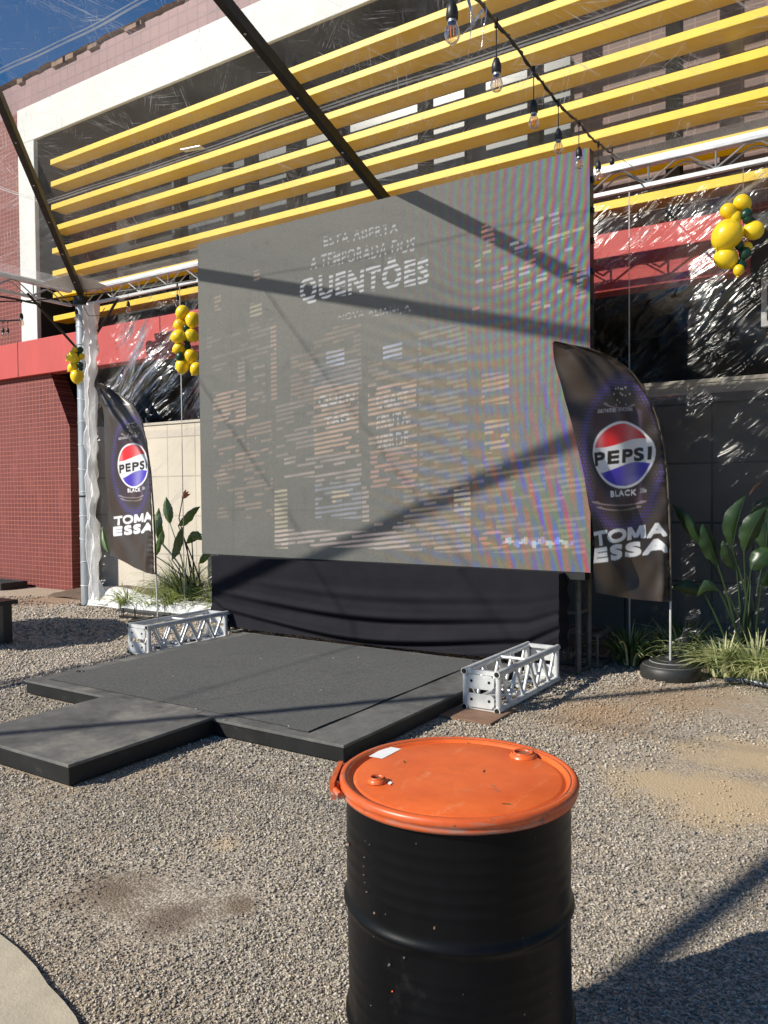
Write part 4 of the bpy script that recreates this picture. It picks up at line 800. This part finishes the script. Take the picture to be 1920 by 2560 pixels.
# ---------------------------------------------------------------- festoon lights
def lamp(root, top, L, rad, glass=True):
    """pendant socket and bulb hanging down from top; rad = bulb radius"""
    s = rad/.03; b = MB(); b.tube([top, top-V(0, 0, L)], .003*s, 6); b.tube([top+V(0, 0, .012*s), top-V(0, 0, .03*s)], .010*s, 8); build('drop_cord', b, 'black_plastic', root)
    q = top-V(0, 0, L); b = MB(); b.lathe([(.003*s, .0), (.012*s, -.004*s), (.021*s, -.028*s), (.0235*s, -.05*s), (.0225*s, -.053*s), (.0225*s, -.068*s), (.018*s, -.072*s)], q, 16); build('socket', b, 'black_plastic', root, smooth=50)
    if glass:
        z = -.070*s; b = MB(); b.lathe([(.0165*s, z), (.017*s, z-.012*s)], q, 14); build('bulb_cap', b, 'steel', root, smooth=True)
        b = MB(); b.lathe([(.016*s, z-.011*s), (.019*s, z-.022*s), (.026*s, z-.036*s), (.030*s, z-.054*s), (.0275*s, z-.072*s), (.018*s, z-.084*s), (.0006, z-.088*s)], q, 20); gl = build('bulb', b, 'bulb_glass', root, smooth=True)
        b = MB(); b.tube([q+V(-.006*s, 0, z-.02*s), q+V(-.006*s, 0, z-.064*s), q+V(0, 0, z-.067*s), q+V(.006*s, 0, z-.064*s), q+V(.006*s, 0, z-.02*s)], .0018*s, 5); build('filament', b, 'amber', gl)
fx = thing('festoon_lights', atD(1400, 260, 5), 'black festoon cable with clear drop bulbs strung from overhead down to the right eave', 'string lights')
cp = [(1020, -200, 2.4), (1110, -90, 2.75), (1197, 0, 3.3), (1239, 55, 3.75), (1285, 108, 4.1), (1329, 172, 4.5), (1362, 215, 4.75), (1392, 254, 5.0), (1420, 284, 5.3), (1448, 306, 5.7), (1466, 330, 5.95), (1485, 351, 6.3), (1500, 360, 6.5), (1514, 373, 6.8), (1535, 388, 7.1)]
P = [atD(*q) for q in cp]; b = MB(); b.tube(P, .0075, 6)
tw = []; 
for i in range(len(P)-1):
    for k in range(8):
        t_ = k/8; q = P[i]*(1-t_)+P[i+1]*t_; a = (i*8+k)*1.1; tw.append(q+cr*.011*math.cos(a)+cu*.011*math.sin(a))
b.tube(tw, .004, 5); build('cable', b, 'black_plastic', fx, smooth=60)
zr = lambda x, y: (1080+.2893*x, .2893*y)
for (jx, jy), (bx, by), D, rp in (((560, 190), (558, 730), 3.76, 55), ((865, 600), (880, 1060), 4.5, 47), ((1080, 880), (1093, 1285), 5.0, 42), ((1272, 1060), (1270, 1420), 5.7, 36), ((1425, 1240), (1437, 1525), 6.3, 33)):
    j, c = atD(*zr(jx, jy), D), atD(*zr(bx, by), D); rad = rp*.2893*D/F_PX; s = rad/.03; lamp(fx, V(c[0], c[1], j[2]), j[2]-c[2]-.124*s, rad)
c = atD(*zr(175, 290), 3.08); lamp(fx, V(c[0], c[1], c[2]+.34), .34-.124, .0305)
j = atD(1530, 372, 6.9); lamp(fx, j, .07, .026, False)
b = MB(); b.tube([P[-2], P[-2]+V(.03, 0, .03), j+V(0, 0, .02), j], .004, 6); b.tube([atD(1537, 385, 7.1), atY(1600, 430, 7.3)], .003, 5); build('tie_wire', b, 'grey_cable', fx)
rb = atD(1175, 10, 3.15); b = MB()
def ribbon(pts, w, D):
    pts = [atD(*zr(*q), D) for q in pts]; vs = []
    for i, q in enumerate(pts): a = i*.9; vs += [q+(cr*math.cos(a*.4)+fwd*math.sin(a))*w*(1-.12*i)/2, q-(cr*math.cos(a*.4)+fwd*math.sin(a))*w*(1-.12*i)/2]
    b.add(vs, [(2*i, 2*i+1, 2*i+3, 2*i+2) for i in range(len(pts)-1)])
ribbon([(300, -60), (320, 20), (345, 120), (340, 230), (330, 330), (318, 440), (305, 555)], .018, 3.15); ribbon([(440, 80), (400, 140), (350, 220), (280, 280), (230, 330), (150, 400)], .013, 3.12); ribbon([(470, 60), (465, 150), (445, 260), (430, 410)], .005, 3.1)
props(build('torn_ribbon', b, 'silver_tape', None, rb, solid=.0005), 'torn shiny silver ribbon hanging beside the nearest bulb at the top', 'ribbon')
fy = thing('festoon_lights', (-9.8, 7.0, 4.3), 'black festoon cable with bulbs tied round the corner of the left steel column', 'string lights')
b = MB(); P = [atX(-40, 752, -9.75), atX(0, 754, -9.75), atX(75, 752, -9.75), atX(150, 745, -9.78), atY(205, 738, 7.12), atY(260, 733, 7.15), atY(330, 725, 7.2), atY(490, 700, 7.2)]; b.tube(P, .009, 6)
b.tube([atX(0, 741, -9.75), atX(40, 748, -9.75), atX(75, 756, -9.75), atX(100, 761, -9.75)], .014, 6); b.tube([atY(205, 760, 7.15), atY(222, 790, 7.15), atY(250, 788, 7.15), atY(262, 770, 7.15)], .005, 5); build('cable', b, 'black_plastic', fy)
for q, L in ((atX(53, 752, -9.75), .16), (atY(191, 745, 7.05), .15), (atY(320, 728, 7.15), .13), (atY(443, 710, 7.15), .13)): lamp(fy, q, L, .031)
fz = thing('festoon_lights', atD(8, 800, 11), 'pair of small festoon bulbs on a short cable at the left edge of the view', 'string lights')
b = MB(); b.tube([atD(-40, 808, 11), atD(0, 802, 11), atD(50, 800, 11)], .012, 6); build('cable', b, 'black_plastic', fz)
for px in (7, 19): lamp(fz, atD(px, 803, 11), .09, .028)

# ---------------------------------------------------------------- plants
def leaf(b, base, tip, w, bend=(0, 0, 0), fold=.25, side=None, nu=10, nv=4, shape=1.0):
    base, tip = V(*base), V(*tip); d = tip-base; L = np.linalg.norm(d); d /= L
    sd = V(*side) if side is not None else np.cross(d, fwd); sd -= d*(sd@d); sd /= np.linalg.norm(sd)+1e-9; nn = np.cross(sd, d); vs = []
    for i in range(nu+1):
        t_ = i/nu; ww = w*math.sin(math.pi*min(1, t_**.8*.97+.03))**1.05*(1-.1*t_) if shape else w*(1-t_)**.6*min(1, t_*8+.3)
        c = base+d*L*t_+V(*bend)*4*t_*(1-t_)
        for j in range(-nv, nv+1): s_ = j/nv; vs.append(c+sd*ww/2*s_+nn*ww*fold*s_*s_+nn*ww*.05*math.sin(i*1.3+j*.7)*abs(s_)+sd*ww*.03*math.sin(i*2.7)*s_)
    m_ = 2*nv+1; b.add(vs, [(i*m_+j, i*m_+j+1, (i+1)*m_+j+1, (i+1)*m_+j) for i in range(nu) for j in range(2*nv)])
def paddle_plant(foot, leaves, label, lm='paddle_leaf'):
    root = thing('paddle_leaf_plant', foot, label, 'plant'); 
    for lb, lt, w, bd, fo in leaves:
        roll = random.uniform(-.7, .7); dd = V(*lt)-V(*lb); s0 = np.cross(dd, fwd); s0 /= np.linalg.norm(s0); b = MB(); leaf(b, lb, lt, w*.95, bd, fo, side=s0*math.cos(roll)+fwd*math.sin(roll), nu=16); lf = build('leaf', b, lm, root, smooth=True)
        lb, lt = V(*lb), V(*lt); ft = V(*foot)+V(random.uniform(-.12, .12), random.uniform(-.1, .1), 0); mid_ = (ft+lb)/2+V(0, 0, .12*np.linalg.norm(lb-ft)); b = MB()
        P_ = [ft*(1-t_)**2+2*mid_*t_*(1-t_)+lb*t_*t_ for t_ in np.linspace(0, 1, 9)]; b.tube(P_, list(np.linspace(.013, .007, 9)), 6); build('leaf_stalk', b, 'stem_green', root, smooth=60)
        b = MB(); b.tube([lb+(lt-lb)*t_+V(*bd)*4*t_*(1-t_)-fwd*.002 for t_ in np.linspace(0, .95, 8)], list(np.linspace(.0035, .001, 8)), 5); build('midrib', b, 'stem_green', lf)
    return root
z5 = lambda x, y, Y: atY(1340+x*.452, 780+y*.452, Y)
Lf = []
for (bx, by), (tx, ty), w, Y0, Y1, fo in (((1005, 1400), (920, 1168), .19, 7.2, 7.1, .2), ((1085, 1305), (1165, 1010), .16, 7.3, 7.35, .6), ((1150, 1325), (1283, 1075), .19, 7.15, 7.2, .25), ((1110, 1430), (1032, 1262), .12, 7.25, 7.15, .5), ((1190, 1425), (1330, 1310), .17, 7.1, 7.2, .2),
      ((1015, 1545), (888, 1578), .15, 7.0, 6.95, .35), ((930, 1560), (738, 1530), .13, 7.2, 7.1, .2), ((905, 1290), (755, 1065), .13, 7.4, 7.35, .2), ((1210, 1200), (1330, 1010), .2, 7.5, 7.6, .2), ((1250, 1500), (1420, 1480), .2, 7.1, 7.0, .2), ((1270, 1330), (1300, 1060), .2, 7.4, 7.5, .3)):
    Lf.append((z5(bx, by, Y0), z5(tx, ty, Y1), w, (0, -.03, .04), fo))
pp = paddle_plant((-1.12, 7.42, .03), Lf, 'tall plant with broad dark green paddle leaves by the right banner')
b = MB(); leaf(b, z5(1180, 1015, 7.35), z5(1255, 935, 7.3), .025, (0, 0, .02), .3); build('dry_flower', b, 'wood', pp)
Lf = []
z3q = lambda x, y, Y: atY(x*.452, 640+y*.452, Y)
for (bx, by), (tx, ty), w, Y0, Y1 in (((985, 1490), (1110, 1385), .15, 7.6, 7.5), ((950, 1680), (1020, 1490), .14, 7.5, 7.4), ((940, 1480), (920, 1330), .13, 7.8, 7.8), ((1060, 1560), (1130, 1575), .12, 7.5, 7.4), ((870, 1560), (880, 1390), .12, 7.7, 7.7), ((860, 1660), (900, 1520), .10, 7.5, 7.5), ((1030, 1590), (1120, 1540), .12, 7.7, 7.6), ((600, 1640), (570, 1490), .09, 7.6, 7.7), ((900, 1600), (850, 1420), .12, 7.8, 7.8), ((1100, 1700), (1170, 1650), .1, 7.5, 7.5)):
    Lf.append((z3q(bx, by, Y0), z3q(tx, ty, Y1), w*1.2, (0, -.03, .03), .4))
pl_ = paddle_plant((-8.02, 7.7, .03), Lf, 'tall green plant with one orange flower against the beige wall left of the screen', 'pale_leaf')
b = MB(); b.tube([(-8.02, 7.7, .05), z3q(990, 1450, 7.6), z3q(1010, 1340, 7.6)], [.01, .008, .007], 6); st_ = build('flower_stalk', b, 'stem_green', pl_); b = MB()
for a, l in (((1045, 1300), .06), ((1030, 1290), .05), ((1055, 1315), .04)): leaf(b, z3q(1005, 1345, 7.6), z3q(a[0], a[1], 7.58), .04, (0, 0, .01), .5)
build('flower', b, 'flower', st_)
def clump(x, y, n, L, light, seed, label):
    r_ = random.Random(seed); b1, b2 = MB(), MB()
    for k in range(n):
        a = r_.random()*6.283; l = L*r_.uniform(.6, 1.15); lean = r_.uniform(.25, 1.05); rad = r_.uniform(0, .12); p0 = V(x+rad*math.cos(a), y+rad*math.sin(a), .02); dr = V(math.cos(a), math.sin(a), 0); vs = []; w = r_.uniform(.011, .026); sd = V(-math.sin(a), math.cos(a), 0)
        for i in range(7):
            t_ = i/6; c = p0+dr*l*lean*t_**1.5+V(0, 0, l*(t_*(1.0)-lean*.75*t_**2.2)); ww = w*(1-t_**2)+.0008
            vs += [c-sd*ww/2, c+V(0, 0, -.002), c+sd*ww/2]
        f_ = [(3*i+j, 3*i+j+1, 3*i+j+4, 3*i+j+3) for i in range(6) for j in (0, 1)]
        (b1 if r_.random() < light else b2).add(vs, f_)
    t = thing('grass_tuft', (x, y, .02), label, 'grass plant', 'grass tufts along the planting bed')
    build('blades', b1, 'blade_light', t, label='pale cream striped blades'); build('blades', b2, 'blade_dark', t, label='plain green blades'); return t
tl = ['strappy striped grass tuft beside the black round banner base', 'bright striped grass tuft under the paddle leaf plant at the right', 'striped grass tuft at the right edge of the view', 'shaded grass tuft behind the right banner pole', 'dark grass tuft in shade beside the screen support',
      'pale grass tuft right behind the left column foot', 'grass tuft behind the left banner pole', 'grass tuft beside the black cloth left of the screen', 'low grass tuft between column and left banner', 'grass tuft at the wall foot behind the left banner', 'dark grass tuft deep in the bed behind the round banner base', 'striped grass tuft in the far right corner of the bed', 'loose grass tuft before the beige wall left of the orange flower', 'tall pale grass clump leaning on the beige wall left of the flower stalk', 'tall pale grass clump between the orange flower and the screen', 'tall pale grass clump right behind the left banner pole']
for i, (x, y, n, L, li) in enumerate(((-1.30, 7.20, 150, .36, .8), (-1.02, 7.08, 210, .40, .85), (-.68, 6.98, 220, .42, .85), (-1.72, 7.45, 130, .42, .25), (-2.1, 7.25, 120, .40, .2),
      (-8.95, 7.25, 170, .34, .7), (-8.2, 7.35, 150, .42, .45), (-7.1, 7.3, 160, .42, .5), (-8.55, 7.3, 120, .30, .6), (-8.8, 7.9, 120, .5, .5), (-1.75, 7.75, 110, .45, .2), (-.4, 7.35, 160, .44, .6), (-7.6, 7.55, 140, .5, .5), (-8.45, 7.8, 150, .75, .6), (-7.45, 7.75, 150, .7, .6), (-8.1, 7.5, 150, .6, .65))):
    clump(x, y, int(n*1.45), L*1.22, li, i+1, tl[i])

# ---------------------------------------------------------------- small things
b = MB(); P = [(-1.25, 6.97, .03), (-1.1, 7.0, .045), (-.95, 6.93, .04), (-.7, 6.9, .03), (-.4, 6.95, .03)]; b.tube(P, .018, 10)
b.tube([V(-1.25+.85*t_, 6.97-.05*math.sin(t_*3)+.019*math.cos(t_*90), .037+.019*math.sin(t_*90)) for t_ in np.linspace(0, 1, 180)], .004, 5)
props(build('garden_hose', b, mat('hose_plastic', (.12, .14, .18), .3), None, (-.9, 6.95, .03), smooth=True), 'dark ribbed hose lying under the striped grass at the right', 'hose')
bn = thing('bench', (-8.4, 4.8, 0), 'black wooden bench end cut off by the left edge of the photo', 'bench')
b = MB(); b.box((-9.6, 4.62, .42), (-8.03, 5.05, .465)); build('seat', b, 'black_plastic', bn, bevel=.004)
for x, y in ((-8.1, 4.93), (-8.1, 4.68), (-9.5, 4.93), (-9.5, 4.68)): b = MB(); b.box((x-.06, y-.05, 0), (x+.06, y+.05, .42)); build('leg', b, 'black_plastic', bn)
tr = thing('planter_tray', (-13, 7.9, 0), 'low black tray lying by the foot of the red tiled wall', 'tray')
b = MB(); x0, x1, y0, y1 = -13.8, -12.6, 7.62, 8.1
b.box((x0, y0, 0), (x1, y0+.05, .12)); b.box((x0, y1-.05, 0), (x1, y1, .12)); b.box((x0, y0+.05, 0), (x0+.05, y1-.05, .12)); b.box((x1-.05, y0+.05, 0), (x1, y1-.05, .12)); build('rim', b, 'black_plastic', tr, bevel=.004)
b = MB(); b.box((x0+.05, y0+.05, .01), (x1-.05, y1-.05, .04)); build('bottom', b, 'grey_cable', tr)
# sunshade added out of view off the left edge: it throws the broad shade across the gravel behind the stage
pa = thing('unseen_parasol', (-10.3, 2.65, 0), 'round sunshade added out of view on the left to cast ground shade', 'unseen_parasol')
b = MB(); b.tube([(-10.3, 2.65, 0), (-10.3, 2.65, 2.6)], .025, 10); build('pole', b, 'steel', pa)
b = MB(); n = 8; b.add([(-10.3, 2.65, 2.65)]+[(-10.3+1.2*math.cos(k*math.pi/4), 2.65+1.05*math.sin(k*math.pi/4), 2.3) for k in range(n)], [(0, k+1, (k+1) % n+1) for k in range(n)]); build('canopy', b, 'cloth', pa, solid=.004)
b = MB(); b.lathe([(.25, 0), (.25, .06), (.03, .1)], (-10.3, 2.65, 0), 24, cap=True); build('base', b, 'black_rubber', pa)
